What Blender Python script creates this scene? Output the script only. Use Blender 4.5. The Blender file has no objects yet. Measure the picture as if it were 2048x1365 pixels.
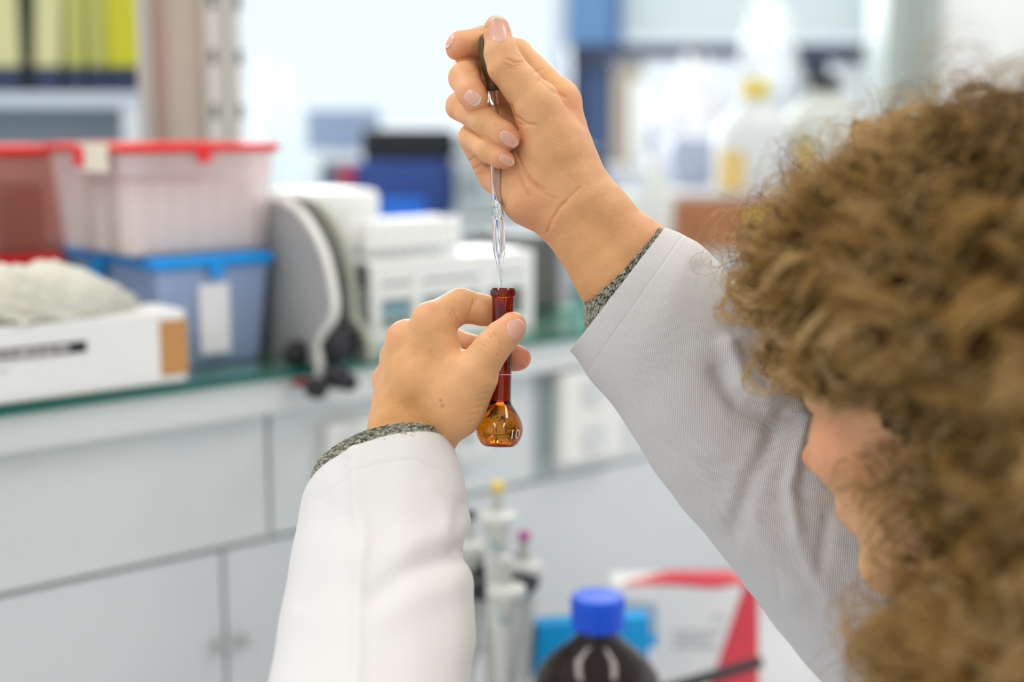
import bpy, math, random
import numpy as np
from mathutils import Vector, Matrix

random.seed(7); rng = np.random.default_rng(7)
SC = bpy.context.scene
COL = SC.collection

# ------------------------------------------------------------------ camera, sky, lights, exposure
FPX = 50.0 / 36.0 * 2048.0
CAMZ = 1.52
PITCH = math.radians(9.0)
cam_data = bpy.data.cameras.new('camera'); cam = bpy.data.objects.new('camera', cam_data)
COL.objects.link(cam); SC.camera = cam
cam_data.lens = 50.0; cam_data.sensor_width = 36.0; cam_data.sensor_fit = 'HORIZONTAL'
cam.location = (0, 0, CAMZ); cam.rotation_euler = (math.pi / 2 - PITCH, 0, 0)
cam_data.clip_start = 0.02; cam_data.clip_end = 60
cam_data.dof.use_dof = True; cam_data.dof.focus_distance = 0.795
cam_data.dof.aperture_fstop = 2.8; cam_data.dof.aperture_blades = 0

world = bpy.data.worlds.new('world'); SC.world = world; world.use_nodes = True
wn = world.node_tree; wn.nodes.clear()
wo = wn.nodes.new('ShaderNodeOutputWorld'); wb = wn.nodes.new('ShaderNodeBackground')
wb.inputs['Color'].default_value = (0.93, 0.965, 1.0, 1); wb.inputs['Strength'].default_value = 1.1
wn.links.new(wb.outputs[0], wo.inputs[0])

def area_light(name, loc, size, power, color, target=None, sy=None):
    d = bpy.data.lights.new(name, 'AREA'); d.shape = 'RECTANGLE'; d.size = size; d.size_y = sy or size
    d.energy = power; d.color = color
    o = bpy.data.objects.new(name, d); COL.objects.link(o); o.location = loc
    if target is not None:
        o.rotation_euler = (Vector(target) - Vector(loc)).to_track_quat('-Z', 'Y').to_euler()
    return o
CEIL = 2.75
for (lx, ly) in ((-0.9, 0.9), (0.9, 0.9), (-0.9, 2.9), (0.9, 2.9), (-0.9, -1.1), (0.9, -1.1)):  # last pair, behind the camera, is added as front fill for the sleeves
    area_light('ceiling_lamp_light', (lx, ly, CEIL - 0.06), 0.3, 11.8, (1.0, 0.93, 0.84), (lx, ly, 0), 1.2)
# daylight pouring in through the window ahead
area_light('window_daylight', (-0.35, 4.75, 2.0), 2.4, 85, (0.9, 0.96, 1.0), (0.1, 0.8, 1.3), 1.2)

vs = SC.view_settings
vs.view_transform = 'Standard'; vs.look = 'None'; vs.gamma = 1.0; vs.exposure = 0.0
vs.use_curve_mapping = False
SC.display_settings.display_device = 'sRGB'
cy = SC.cycles
cy.use_denoising = True
cy.max_bounces = 14; cy.transmission_bounces = 12; cy.transparent_max_bounces = 16
cy.sample_clamp_indirect = 6.0; cy.caustics_reflective = False

# ------------------------------------------------------------------ camera maths (pixel + depth -> place)
RT = np.array([1.0, 0, 0]); FW = np.array([0, math.cos(PITCH), -math.sin(PITCH)])
UP = np.array([0, math.sin(PITCH), math.cos(PITCH)]); C0 = np.array([0, 0, CAMZ])
CX, CY = 1024.0, 682.5
def P(px, py, d):
    return C0 + FW * d + RT * ((px - CX) / FPX * d) - UP * ((py - CY) / FPX * d)
def ray(px, py):
    return FW + RT * ((px - CX) / FPX) - UP * ((py - CY) / FPX)
def Pz(px, py, z):
    r = ray(px, py); return C0 + r * ((z - CAMZ) / r[2])
def Py(px, py, y):
    r = ray(px, py); return C0 + r * (y / r[1])
def K(px, py, z):            # pixel + mm behind the flask plane -> camera-space mm (x right, y down, z away)
    Z = 800.0 + z
    return np.array([(px - CX) / FPX * Z, (py - CY) / FPX * Z, Z])
def cam2world(p):
    p = np.asarray(p, dtype=np.float64) / 1000.0
    return C0 + p[..., 0:1] * RT - p[..., 1:2] * UP + p[..., 2:3] * FW
def cam2px(p):
    return np.stack([CX + p[:, 0] / p[:, 2] * FPX, CY + p[:, 1] / p[:, 2] * FPX], 1)

# ------------------------------------------------------------------ materials
MATS = {}
def mat(name, color=(0.8, 0.8, 0.8), rough=0.5, metal=0.0, trans=0.0, ior=1.45, var=0.04, scale=8.0, bump=0.0,
        bscale=60.0, alpha=1.0, sss=0.0, coat=0.0, spec=0.5):
    if name in MATS: return MATS[name]
    m = bpy.data.materials.new(name); m.use_nodes = True; nt = m.node_tree
    b = nt.nodes['Principled BSDF']
    b.inputs['Base Color'].default_value = (*color, 1); b.inputs['Roughness'].default_value = rough
    b.inputs['Metallic'].default_value = metal; b.inputs['IOR'].default_value = ior
    b.inputs['Transmission Weight'].default_value = trans; b.inputs['Alpha'].default_value = alpha
    b.inputs['Coat Weight'].default_value = coat; b.inputs['Specular IOR Level'].default_value = spec
    if sss:
        b.inputs['Subsurface Weight'].default_value = sss
        b.inputs['Subsurface Radius'].default_value = (1, 0.4, 0.2); b.inputs['Subsurface Scale'].default_value = 0.008
    tc = nt.nodes.new('ShaderNodeTexCoord')
    if var:
        nz = nt.nodes.new('ShaderNodeTexNoise'); nz.inputs['Scale'].default_value = scale
        nt.links.new(tc.outputs['Object'], nz.inputs['Vector'])
        hs = nt.nodes.new('ShaderNodeMapRange'); hs.inputs['To Min'].default_value = 1 - var; hs.inputs['To Max'].default_value = 1 + var
        nt.links.new(nz.outputs['Fac'], hs.inputs['Value'])
        mx = nt.nodes.new('ShaderNodeVectorMath'); mx.operation = 'SCALE'; mx.inputs[0].default_value = color
        nt.links.new(hs.outputs[0], mx.inputs['Scale']); nt.links.new(mx.outputs[0], b.inputs['Base Color'])
    if bump:
        n2 = nt.nodes.new('ShaderNodeTexNoise'); n2.inputs['Scale'].default_value = bscale
        nt.links.new(tc.outputs['Object'], n2.inputs['Vector'])
        bp = nt.nodes.new('ShaderNodeBump'); bp.inputs['Strength'].default_value = bump; bp.inputs['Distance'].default_value = 0.002
        nt.links.new(n2.outputs['Fac'], bp.inputs['Height']); nt.links.new(bp.outputs[0], b.inputs['Normal'])
    MATS[name] = m
    return m

def glass_mat(name, ior=1.47, rough=0.0, tint=(1, 1, 1), absorb=None):
    m = bpy.data.materials.new(name); m.use_nodes = True; nt = m.node_tree; nt.nodes.clear()
    o = nt.nodes.new('ShaderNodeOutputMaterial'); g = nt.nodes.new('ShaderNodeBsdfGlass')
    g.inputs['IOR'].default_value = ior; g.inputs['Roughness'].default_value = rough; g.inputs['Color'].default_value = (*tint, 1)
    nt.links.new(g.outputs[0], o.inputs['Surface'])
    if absorb:
        v = nt.nodes.new('ShaderNodeVolumeAbsorption'); mxv = max(absorb)
        v.inputs['Color'].default_value = (*(1 - a / mxv for a in absorb), 1); v.inputs['Density'].default_value = mxv
        nt.links.new(v.outputs[0], o.inputs['Volume'])
    MATS[name] = m
    return m

def thin_mat(name, color, opacity=0.5, rough=0.1, transl=0.0):      # thin translucent plastic or a pane
    m = bpy.data.materials.new(name); m.use_nodes = True; nt = m.node_tree; nt.nodes.clear()
    o = nt.nodes.new('ShaderNodeOutputMaterial'); tr = nt.nodes.new('ShaderNodeBsdfTransparent')
    tr.inputs['Color'].default_value = (*(0.5 + 0.5 * c for c in color), 1)
    b = nt.nodes.new('ShaderNodeBsdfPrincipled'); b.inputs['Base Color'].default_value = (*color, 1); b.inputs['Roughness'].default_value = rough
    tl = nt.nodes.new('ShaderNodeBsdfTranslucent'); tl.inputs['Color'].default_value = (*color, 1)
    m1 = nt.nodes.new('ShaderNodeMixShader'); m1.inputs[0].default_value = transl
    m2 = nt.nodes.new('ShaderNodeMixShader'); m2.inputs[0].default_value = opacity
    nt.links.new(b.outputs[0], m1.inputs[1]); nt.links.new(tl.outputs[0], m1.inputs[2])
    nt.links.new(tr.outputs[0], m2.inputs[1]); nt.links.new(m1.outputs[0], m2.inputs[2])
    nt.links.new(m2.outputs[0], o.inputs['Surface'])
    MATS[name] = m
    return m

# ------------------------------------------------------------------ mesh helpers
class MB:
    def __init__(s): s.v = []; s.f = []; s.n = 0
    def add(s, v, f):
        v = np.asarray(v, float)
        s.v.append(v); s.f += [tuple(i + s.n for i in q) for q in f]; s.n += len(v); return s
    def box(s, o, e1, e2, e3):               # origin corner + three edge vectors
        o, e1, e2, e3 = (np.asarray(q, float) for q in (o, e1, e2, e3))
        v = [o, o + e1, o + e1 + e2, o + e2, o + e3, o + e1 + e3, o + e1 + e2 + e3, o + e2 + e3]
        f = [(0, 3, 2, 1), (4, 5, 6, 7), (0, 1, 5, 4), (1, 2, 6, 5), (2, 3, 7, 6), (3, 0, 4, 7)]
        if np.dot(np.cross(e1, e2), e3) < 0: f = [tuple(reversed(q)) for q in f]
        return s.add(v, f)
    def abox(s, x0, x1, y0, y1, z0, z1):
        return s.box((x0, y0, z0), (x1 - x0, 0, 0), (0, y1 - y0, 0), (0, 0, z1 - z0))
    def lathe(s, base, axis, prof, n=32, cap0=True, cap1=True):   # prof: (distance along the axis, radius)
        base = np.asarray(base, float); axis = np.asarray(axis, float); axis = axis / np.linalg.norm(axis)
        h = np.array([1.0, 0, 0]) if abs(axis[0]) < 0.9 else np.array([0, 1.0, 0])
        a = np.cross(axis, h); a /= np.linalg.norm(a); b = np.cross(axis, a)
        th = np.arange(n) * 2 * math.pi / n
        v = []
        for t, r in prof:
            v += [base + axis * t + (a * math.cos(q) + b * math.sin(q)) * max(r, 1e-6) for q in th]
        f = []
        for i in range(len(prof) - 1):
            for j in range(n):
                k = (j + 1) % n; f.append((i * n + j, i * n + k, (i + 1) * n + k, (i + 1) * n + j))
        if cap0: f.append(tuple(range(n))[::-1])
        if cap1: f.append(tuple((len(prof) - 1) * n + j for j in range(n)))
        return s.add(v, f)
    def tube(s, pts, r, n=10):
        pts = [np.asarray(p, float) for p in pts]; v = []; f = []
        rs = r if hasattr(r, '__len__') else [r] * len(pts)
        prev = None
        for i, p in enumerate(pts):
            t = pts[min(i + 1, len(pts) - 1)] - pts[max(i - 1, 0)]; t /= np.linalg.norm(t)
            if prev is None:
                h = np.array([0, 0, 1.0]) if abs(t[2]) < 0.9 else np.array([1.0, 0, 0]); a = np.cross(t, h)
            else: a = prev - t * np.dot(prev, t)
            a /= np.linalg.norm(a); b = np.cross(t, a); prev = a
            v += [p + (a * math.cos(q) + b * math.sin(q)) * rs[i] for q in (2 * math.pi * k / n for k in range(n))]
        for i in range(len(pts) - 1):
            for j in range(n):
                k = (j + 1) % n; f.append((i * n + j, i * n + k, (i + 1) * n + k, (i + 1) * n + j))
        f.append(tuple(range(n))[::-1]); f.append(tuple((len(pts) - 1) * n + j for j in range(n)))
        return s.add(v, f)
    def prism(s, poly, e):                    # closed polygon of 3D points pushed along e
        poly = [np.asarray(p, float) for p in poly]; e = np.asarray(e, float); n = len(poly)
        v = poly + [p + e for p in poly]
        f = [tuple(range(n))[::-1], tuple(range(n, 2 * n))] + [(i, (i + 1) % n, n + (i + 1) % n, n + i) for i in range(n)]
        return s.add(v, f)

def thing(name, label, cat, loc, group=None):
    o = bpy.data.objects.new(name, None); COL.objects.link(o); o.location = tuple(float(q) for q in loc)
    o.empty_display_size = 0.02; o['label'] = label; o['category'] = cat
    if group: o['group'] = group
    return o
def tag(o, label, cat, group=None, kind=None):
    o['label'] = label; o['category'] = cat
    if group: o['group'] = group
    if kind: o['kind'] = kind
    return o
def finish(name, v, polys, m, parent=None, smooth=False, bevel=0.0, loc=None):
    v = np.asarray(v, float)
    if parent is not None: base = np.array(parent.matrix_basis.translation); pp = parent.parent
    else:
        base = np.array(loc) if loc is not None else np.array([(v[:, 0].min() + v[:, 0].max()) / 2, (v[:, 1].min() + v[:, 1].max()) / 2, v[:, 2].min()])
        pp = None
    if parent is not None and pp is not None: base = base + np.array(pp.matrix_basis.translation)
    me = bpy.data.meshes.new(name); me.from_pydata((v - base).tolist(), [], polys); me.update()
    ms = m if isinstance(m, (list, tuple)) else [m]
    for q in ms: me.materials.append(q)
    o = bpy.data.objects.new(name, me); COL.objects.link(o)
    if parent is not None: o.parent = parent
    else: o.location = tuple(float(q) for q in base)
    if smooth: me.polygons.foreach_set('use_smooth', [True] * len(me.polygons))
    if bevel:
        b = o.modifiers.new('bevel', 'BEVEL'); b.width = bevel; b.segments = 3; b.limit_method = 'ANGLE'; b.angle_limit = math.radians(40)
    return o
def obj(name, mb, m, parent=None, smooth=False, bevel=0.0, label=None):
    o = finish(name, np.concatenate(mb.v), mb.f, m, parent, smooth, bevel)
    if smooth:
        try:
            o.data.set_sharp_from_angle(angle=math.radians(40))
        except Exception: pass
    if label: o['label'] = label
    return o
def struct(name, mb, m, parent=None, **kw):
    o = obj(name, mb, m, parent, **kw); o['kind'] = 'structure'; return o
def dup(root, loc, label=None):
    r = root.copy(); COL.objects.link(r); r.location = tuple(float(q) for q in loc)
    if label: r['label'] = label
    for ch in list(root.children):
        c = ch.copy(); COL.objects.link(c); c.parent = r
        for g in list(ch.children):
            d = g.copy(); COL.objects.link(d); d.parent = c
    return r
def text_mesh(txt, size):
    cu = bpy.data.curves.new('t', 'FONT'); cu.body = txt; cu.size = size; cu.align_x = 'CENTER'; cu.align_y = 'CENTER'; cu.extrude = 0
    o = bpy.data.objects.new('t', cu); COL.objects.link(o)
    bpy.context.view_layer.update()
    me = bpy.data.meshes.new_from_object(o.evaluated_get(bpy.context.evaluated_depsgraph_get()))
    v = np.array([tuple(q.co) for q in me.vertices]); f = [tuple(p.vertices) for p in me.polygons]
    bpy.data.objects.remove(o); bpy.data.curves.remove(cu); bpy.data.meshes.remove(me)
    return v, f

# ------------------------------------------------------------------ the room
M_wall = mat('wall_paint', (0.86, 0.88, 0.87), 0.7)
M_ceil = mat('ceiling_paint', (0.9, 0.9, 0.89), 0.8)
M_floor = mat('floor_vinyl', (0.48, 0.50, 0.52), 0.4, bump=0.05)
M_frame = mat('blue_frame', (0.12, 0.26, 0.48), 0.4)
M_column = mat('column_grey_green', (0.36, 0.41, 0.38), 0.5)
BY = 5.0
XL, XR, YF = -3.4, 3.4, -3.0
struct('floor', MB().abox(XL, XR, YF, BY, -0.05, 0), M_floor)
struct('ceiling', MB().abox(XL, XR, YF, BY + 0.1, CEIL, CEIL + 0.05), M_ceil)
def wx(px, py=100): return Py(px, py, BY)[0]
def wz(py): return Py(1024, py, BY)[2]
W1 = (wx(330), wx(1133)); W2 = (wx(1218), wx(1768)); WS = 1.42; WT = 2.55
wb_ = MB()
wb_.abox(XL, W1[0], BY, BY + 0.12, 0, CEIL); wb_.abox(W1[0], XR, BY, BY + 0.12, 0, WS)
wb_.abox(W1[0], W2[1], BY, BY + 0.12, WT, CEIL); wb_.abox(W1[1], W2[0], BY + 0.02, BY + 0.12, WS, WT)
wb_.abox(W2[1], XR, BY, BY + 0.12, WS, CEIL)
struct('wall_back', wb_, M_wall)
struct('wall_front', MB().abox(XL, XR, YF - 0.1, YF, 0, CEIL), M_wall)
M_pane = thin_mat('window_glass', (0.9, 0.97, 1.0), 0.06, 0.02)
def window(name, x0, x1, z0, z1, fm, mull=()):
    w = MB(); t = 0.05
    w.abox(x0, x1, BY - 0.02, BY + 0.08, z0, z0 + t); w.abox(x0, x1, BY - 0.02, BY + 0.08, z1 - t, z1)
    w.abox(x0, x0 + t, BY - 0.02, BY + 0.08, z0, z1); w.abox(x1 - t, x1, BY - 0.02, BY + 0.08, z0, z1)
    for q in mull: w.abox(q - t / 2, q + t / 2, BY - 0.01, BY + 0.07, z0, z1)
    e = bpy.data.objects.new(name, None); COL.objects.link(e); e.location = ((x0 + x1) / 2, BY, z0); e['kind'] = 'structure'
    obj('window_frame', w, fm, e, bevel=0.004)
    obj('window_pane', MB().abox(x0 + t, x1 - t, BY + 0.03, BY + 0.036, z0 + t, z1 - t), M_pane, e)
    return e
M_white_metal = mat('white_metal', (0.85, 0.87, 0.88), 0.35)
window('window_1', W1[0], W1[1], WS, WT, M_white_metal)
w2 = window('window_2', W2[0], W2[1], WS, WT, M_frame)
M_blind = thin_mat('blind_fabric', (0.93, 0.94, 0.92), 0.9, 0.8, 0.9)
bl = MB()
zb = wz(75)
for i in range(60):
    z1 = WT - i * (WT - zb) / 60; z0 = z1 - (WT - zb) / 60
    bl.abox(W2[0] + 0.04, W2[1] - 0.04, BY - 0.045 + 0.006 * (i % 2), BY - 0.042 + 0.006 * (i % 2), z0, z1)
bo = obj('roller_blind', bl, M_blind); tag(bo, 'pale blind drawn down over the window above the dark back shelf', 'blind')
# blue upright between the windows, grey-green column and white wall at the right
struct('trim_1', MB().abox(W1[1], W2[0], BY - 0.12, BY + 0.02, 0.0, CEIL), M_frame, bevel=0.006)
c0 = P(1768, 200, 3.3); c1 = P(1882, 200, 3.3)
cm = MB(); cm.abox(c0[0], c0[0] + (c1[0] - c0[0]) * .48, c0[1], c0[1] + 0.2, 0, CEIL)
cm.abox(c0[0] + (c1[0] - c0[0]) * .52, c1[0], c0[1] + .01, c0[1] + 0.2, 0, CEIL); cm.abox(c0[0] + .02, c1[0] - .02, c0[1] + .03, c0[1] + 0.18, 0, CEIL)
struct('trim_2', cm, M_column, bevel=0.004)
struct('wall_right', MB().abox(c1[0], XR, c0[1] + 0.05, c0[1] + 0.15, 0, CEIL), M_wall)
g0 = P(2024, 222, 3.3); g1 = P(2062, 264, 3.3)
tag(obj('wall_sign', MB().abox(g0[0], g1[0], c0[1] + 0.03, c0[1] + 0.05, g1[2], g0[2]), mat('green_sign', (0.12, 0.5, 0.1), 0.5), bevel=0.003),
    'small green panel fixed to the white wall beyond the curly hair', 'sign')
for (lx, ly, ll) in ((-0.9, 0.9, 'left of and nearest the lifted hands'), (0.9, 0.9, 'right above the curly hair'), (-0.9, 2.9, 'left, nearest the bright window'), (0.9, 2.9, 'right, nearest the blinded window'), (-0.9, -1.1, 'added as front fill, left and behind the photographer'), (0.9, -1.1, 'added as front fill, right and behind the photographer')):
    t = thing('ceiling_lamp', 'long ceiling lamp ' + ll, 'lamp', (lx, ly, CEIL - 0.05), 'ceiling lamps')
    obj('lamp_housing', MB().abox(lx - .17, lx + .17, ly - .62, ly + .62, CEIL - 0.05, CEIL), M_white_metal, t, bevel=0.004)

ORD = ['first', 'second', 'third', 'fourth', 'fifth', 'sixth', 'seventh', 'eighth', 'ninth']
# ------------------------------------------------------------------ shelf frame of reference
SHZ = 1.28
sv = np.array([0.768, 0.640, 0.0]); nv = np.array([-0.640, 0.768, 0.0]); zv = np.array([0, 0, 1.0])
S0 = Pz(0, 814, SHZ)
def SH(a, b, z): return S0 * np.array([1, 1, 0]) + sv * a + nv * b + zv * z
def ab(px, py, b):                 # pixel on the vertical plane at b -> (a, z)
    r = ray(px, py); o = SH(0, b, 0); t = np.dot(o - C0, nv) / np.dot(r, nv); p = C0 + r * t
    return np.dot(p - o, sv), p[2]
def sbox(mb, a0, a1, b0, b1, z0, z1): return mb.box(SH(a0, b0, z0), sv * (a1 - a0), nv * (b1 - b0), zv * (z1 - z0))
BENCH = 0.92
GT = 0.008
M_shelfglass = glass_mat('shelf_glass', 1.5, 0.0, (0.95, 0.99, 0.97), (30, 4, 13))
M_lacq = mat('white_lacquer', (0.66, 0.70, 0.70), 0.22, var=0.02, coat=0.3)
M_lacq2 = mat('white_lacquer_lower', (0.66, 0.69, 0.71), 0.2, var=0.02, coat=0.3)
M_bench = mat('bench_top', (0.66, 0.67, 0.69), 0.35)
M_seam = mat('seam_grey', (0.42, 0.46, 0.46), 0.6)
aE, _ = ab(560, 745, 0.0)
A0 = -0.55; A1 = min(1.45, ab(1700, 600, 0.0)[0])
g = thing('glass_shelf', 'long clear glass shelf with green edge carrying the stacked tubs', 'shelf', SH(0.2, 0.15, SHZ))
obj('glass_plate', sbox(MB(), A0, A1, 0.0, 0.34, SHZ - GT, SHZ), M_shelfglass, g)
obj('glass_edge', sbox(MB(), A0, A1, -0.0012, -0.0002, SHZ - GT, SHZ), mat('green_glass_edge', (0.004, 0.11, 0.085), 0.15), g)
# worktop
tag(obj('lab_bench', sbox(MB(), -1.2, 1.5, -0.55, 0.36, BENCH - 0.04, BENCH), M_bench, bevel=0.004), 'long white worktop below the glass shelf', 'bench')
tag(obj('bench_cabinet', sbox(MB(), -1.15, 1.46, -0.45, 0.34, 0.0, BENCH - 0.0405), M_lacq), 'white base cabinet carrying the worktop', 'cabinet')
# cabinet between worktop and shelf
zj = ab(0, 1195, 0.03)[1]
aj1 = ab(538, 900, 0.03)[0]; aj2 = ab(457, 1250, 0.03)[0]
cab = thing('under_shelf_cabinet', 'white lacquered low cabinet standing on the worktop under the glass shelf', 'cabinet', SH(0.3, 0.2, BENCH))
obj('cabinet_body', sbox(MB(), A0, A1, 0.045, 0.32, BENCH + 0.001, SHZ - GT - 0.001), M_lacq, cab)
obj('top_rail', sbox(MB(), A0, A1, 0.008, 0.05, SHZ - GT - 0.036, SHZ - GT - 0.0012), M_lacq, cab, bevel=0.003)
aend = ab(1085, 850, 0.03)[0]
def door(nm, a0, a1, z0, z1, m, b=0.03, knobs=()):
    d = obj(nm, sbox(MB(), a0 + .002, a1 - .002, b, b + .014, z0, z1), m, cab, bevel=0.0015)
    for (kx, ky) in knobs:
        a, z = ab(kx, ky, b)
        obj('knob', MB().lathe(SH(a, b, z), -nv, [(0, .004), (.004, .004), (.005, .0065), (.011, .006), (.012, .004)], 16), M_seam, d, smooth=True)
    return d
zt = SHZ - GT - 0.038
door('door', A0, aj1, zj + .003, zt, M_lacq)
door('door', aj1, ab(780, 800, .03)[0], zj + .003, zt, M_lacq)
door('door', ab(780, 800, .03)[0], ab(1070, 850, .03)[0], zj + .003, zt, M_lacq)
door('door', ab(1108, 850, .03)[0], ab(1420, 850, .03)[0], zj + .003, zt, M_lacq, 0.033)
door('door', ab(1420, 850, .03)[0], A1, zj + .003, zt, M_lacq)
door('drawer', A0, aj2, BENCH + .004, zj - .003, M_lacq2, 0.036, ((432, 1288),))
door('drawer', aj2, ab(1000, 1100, .03)[0], BENCH + .004, zj - .003, M_lacq2, 0.036, ((478, 1279),))
door('drawer', ab(1000, 1100, .03)[0], A1, BENCH + .004, zj - .003, M_lacq2, 0.036)
obj('post', sbox(MB(), ab(1070, 850, .03)[0], ab(1106, 850, .03)[0], 0.032, .05, zj, zt), mat('post_grey', (0.36, 0.43, 0.43), 0.4), cab, label='grey upright strip between doors')
# sockets on the cabinet face
M_socket = mat('socket_white', (0.84, 0.84, 0.8), 0.4)
def socket(x0, y0, x1, y1, lab):
    a0, z1 = ab(x0, y0, .02); a1, z0 = ab(x1, y1, .02)
    t = thing('socket_box', lab, 'socket', SH((a0 + a1) / 2, .03, min(z0, z1)))
    obj('box_body', sbox(MB(), a0, a1, .008, .0295, z0, z1), M_socket, t, bevel=.004)
    n = 2
    for i in range(n):
        zc = z0 + (z1 - z0) * (i + .5) / n; ac = (a0 + a1) / 2
        obj('outlet', MB().lathe(SH(ac, .0078, zc), nv, [(-.003, .017), (-.0005, .017), (.0, .0145), (.004, .0145)], 24), mat('outlet_grey', (.66, .69, .69), .4), t, smooth=True)
socket(1112, 745, 1232, 905, 'large white double socket box beside the grey upright strip')
socket(868, 835, 965, 905, 'low white socket box seen beside the flask bulb')
socket(650, 850, 740, 960, 'white socket box beside the left cuff below the black clamps')
# ------------------------------------------------------------------ things on the glass shelf
M_carton = mat('carton_white', (0.86, 0.86, 0.85), 0.6); M_black = mat('black_plastic', (0.012, 0.012, 0.015), 0.35)
M_tape = mat('brown_tape', (0.55, 0.27, 0.08), 0.4)
ca1, cz1 = ab(370, 619, 0.004); cz1 = cz1
t = thing('carton', 'white cardboard carton with black label strip and brown tape on the shelf edge', 'box', SH(0.0, .03, SHZ))
obj('box_body', sbox(MB(), A0, ca1, 0.004, .062, SHZ + .0005, cz1), M_carton, t, bevel=.002)
ta0 = ab(322, 690, .003)[0]; tz0 = ab(320, 753, .003)[1]; tz1 = ab(320, 643, .003)[1]
obj('tape', sbox(MB(), ta0, ca1 + .0008, .0025, .05, tz0, tz1), M_tape, t, label='brown packing tape wrapped round the corner')
la1, lz1 = ab(173, 682, .003); la0, lz0 = ab(0, 722, .003); lz0 = ab(173, 704, .003)[1]
lb = obj('printed_strip', sbox(MB(), A0 + .1, la1, .003, .0041, lz0, lz1), M_black, t, label='black printed strip')
mk = MB(); M_mark = mat('print_pale', (0.5, 0.46, 0.47), 0.6)
aa = ab(-260, 700, .003)[0]
while aa < la1 - .02:
    w = random.uniform(.006, .022)
    sbox(mk, aa, aa + w, .0024, .0031, lz0 + (lz1 - lz0) * .25, lz0 + (lz1 - lz0) * .82)
    if aa < la1 - .03: sbox(mk, aa, aa + w, .0024, .0031, lz0 + (lz1 - lz0) * -.05, lz0 + (lz1 - lz0) * .2)
    aa += w + .002
obj('print', mk, M_mark, lb)
mk = MB(); q = ab(18, 742, .003); sbox(mk, q[0] - .05, q[0], .0032, .0041, q[1] - .0012, q[1] + .0012); obj('small_print', mk, mat('print_grey', (.6, .6, .6), .6), t)

# plastic bag on the carton
def blob(name, cen, rad, amp, freq, m, parent=None, seed=0, n=48, squash=None, smooth=True):
    r = np.random.default_rng(seed); ph = r.uniform(0, 6.28, (6, 3)); fr = r.uniform(.6, 1.6, (6, 3)) * freq
    th = np.linspace(0, math.pi, n // 2 + 1); fi = np.linspace(0, 2 * math.pi, n, endpoint=False)
    T, F = np.meshgrid(th, fi, indexing='ij')
    d = np.stack([np.sin(T) * np.cos(F), np.sin(T) * np.sin(F), np.cos(T)], -1).reshape(-1, 3)
    k = np.ones(len(d))
    for i in range(6): k += amp / 3 * np.abs(np.sin(d @ fr[i] * 2 + ph[i, 0])) * (1 if i % 2 else -1)
    p = d * k[:, None]
    if squash is not None: p[:, 2] = np.maximum(p[:, 2], squash)
    p = p[:, 0:1] * sv * rad[0] + p[:, 1:2] * nv * rad[1] + p[:, 2:3] * zv * rad[2] + np.asarray(cen)
    f = []
    for i in range(n // 2):
        for j in range(n): f.append((i * n + j, i * n + (j + 1) % n, (i + 1) * n + (j + 1) % n, (i + 1) * n + j))
    return finish(name, p, f, m, parent, smooth)
M_bag = thin_mat('bag_film', (0.93, 0.93, 0.84), 0.85, 0.2, 0.3)
q = ab(90, 650, .035)
tag(blob('plastic_bag', SH(ab(60, 620, .035)[0], .035, cz1 + .0008), (ab(245, 620, .035)[0] - ab(60, 620, .035)[0], .03, .042), .5, 3.2, M_bag, seed=3, squash=0.0),
    'crumpled clear plastic bag lying on the white carton', 'bag')

# storage tubs
def tub(name, label, cx_px, rx_px, yb, b0, depth, zb, zt, lid_h, wallm, lidm, cont=None, group=None, over=.006, lab_px=None, tape=None):
    a0 = ab(cx_px, yb, b0)[0]; a1 = ab(rx_px, yb, b0)[0]
    t = thing(name, label, 'storage tub', SH((a0 + a1) / 2, b0 + depth / 2, zb), group)
    zl = zt - lid_h; tp = .008; w = .0018
    def ringbox(mb, a0_, a1_, b0_, b1_, z, ): return [SH(a0_, b0_, z), SH(a1_, b0_, z), SH(a1_, b1_, z), SH(a0_, b1_, z)]
    mb = MB()
    o1 = ringbox(mb, a0 + tp, a1 - tp, b0 + tp, b0 + depth - tp, zb + .0006); o2 = ringbox(mb, a0, a1, b0, b0 + depth, zl)
    i2 = ringbox(mb, a0 + w, a1 - w, b0 + w, b0 + depth - w, zl); i1 = ringbox(mb, a0 + tp + w, a1 - tp - w, b0 + tp + w, b0 + depth - tp - w, zb + .003)
    vv = o1 + o2 + i2 + i1; f = [(3, 2, 1, 0)]
    for k in range(3):
        for j in range(4): f.append((k * 4 + j, k * 4 + (j + 1) % 4, (k + 1) * 4 + (j + 1) % 4, (k + 1) * 4 + j))
    f.append((12, 13, 14, 15)); mb.add(vv, f)
    obj('tub_body', mb, wallm, t, bevel=.004)
    lm = MB(); sbox(lm, a0 - over, a1 + over, b0 - over, b0 + depth + over, zl, zt); lid = obj('lid', lm, lidm, t, bevel=.004)
    cl = MB()
    da = (a0 + a1) / 2
    sbox(cl, da - .007, da + .007, b0 - over - .003, b0 - over + .001, zl - .009, zt - .002)
    obj('clip', cl, lidm, lid, bevel=.001); cl = MB()
    sbox(cl, a0 - over - .003, a0 - over + .001, b0 + depth * .42, b0 + depth * .55, zl - .014, zt - .002)
    obj('clip', cl, lidm, lid, bevel=.001)
    return t, a0, a1
bt = .064
M_tubblue = thin_mat('blue_tint_plastic', (0.6, 0.74, 0.98), 0.72, 0.12, 0.35)
M_tubclear = thin_mat('clear_tub_plastic', (0.98, 0.92, 0.91), 0.36, 0.15, 0.5)
M_tubred = thin_mat('red_tub_plastic', (0.75, 0.36, 0.28), 0.55, 0.2, 0.5)
M_bluelid = mat('blue_lid', (0.0, 0.32, 0.85), 0.35); M_redlid = mat('red_lid', (0.82, 0.02, 0.02), 0.35)
zt1 = ab(330, 516, bt)[1]
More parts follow.
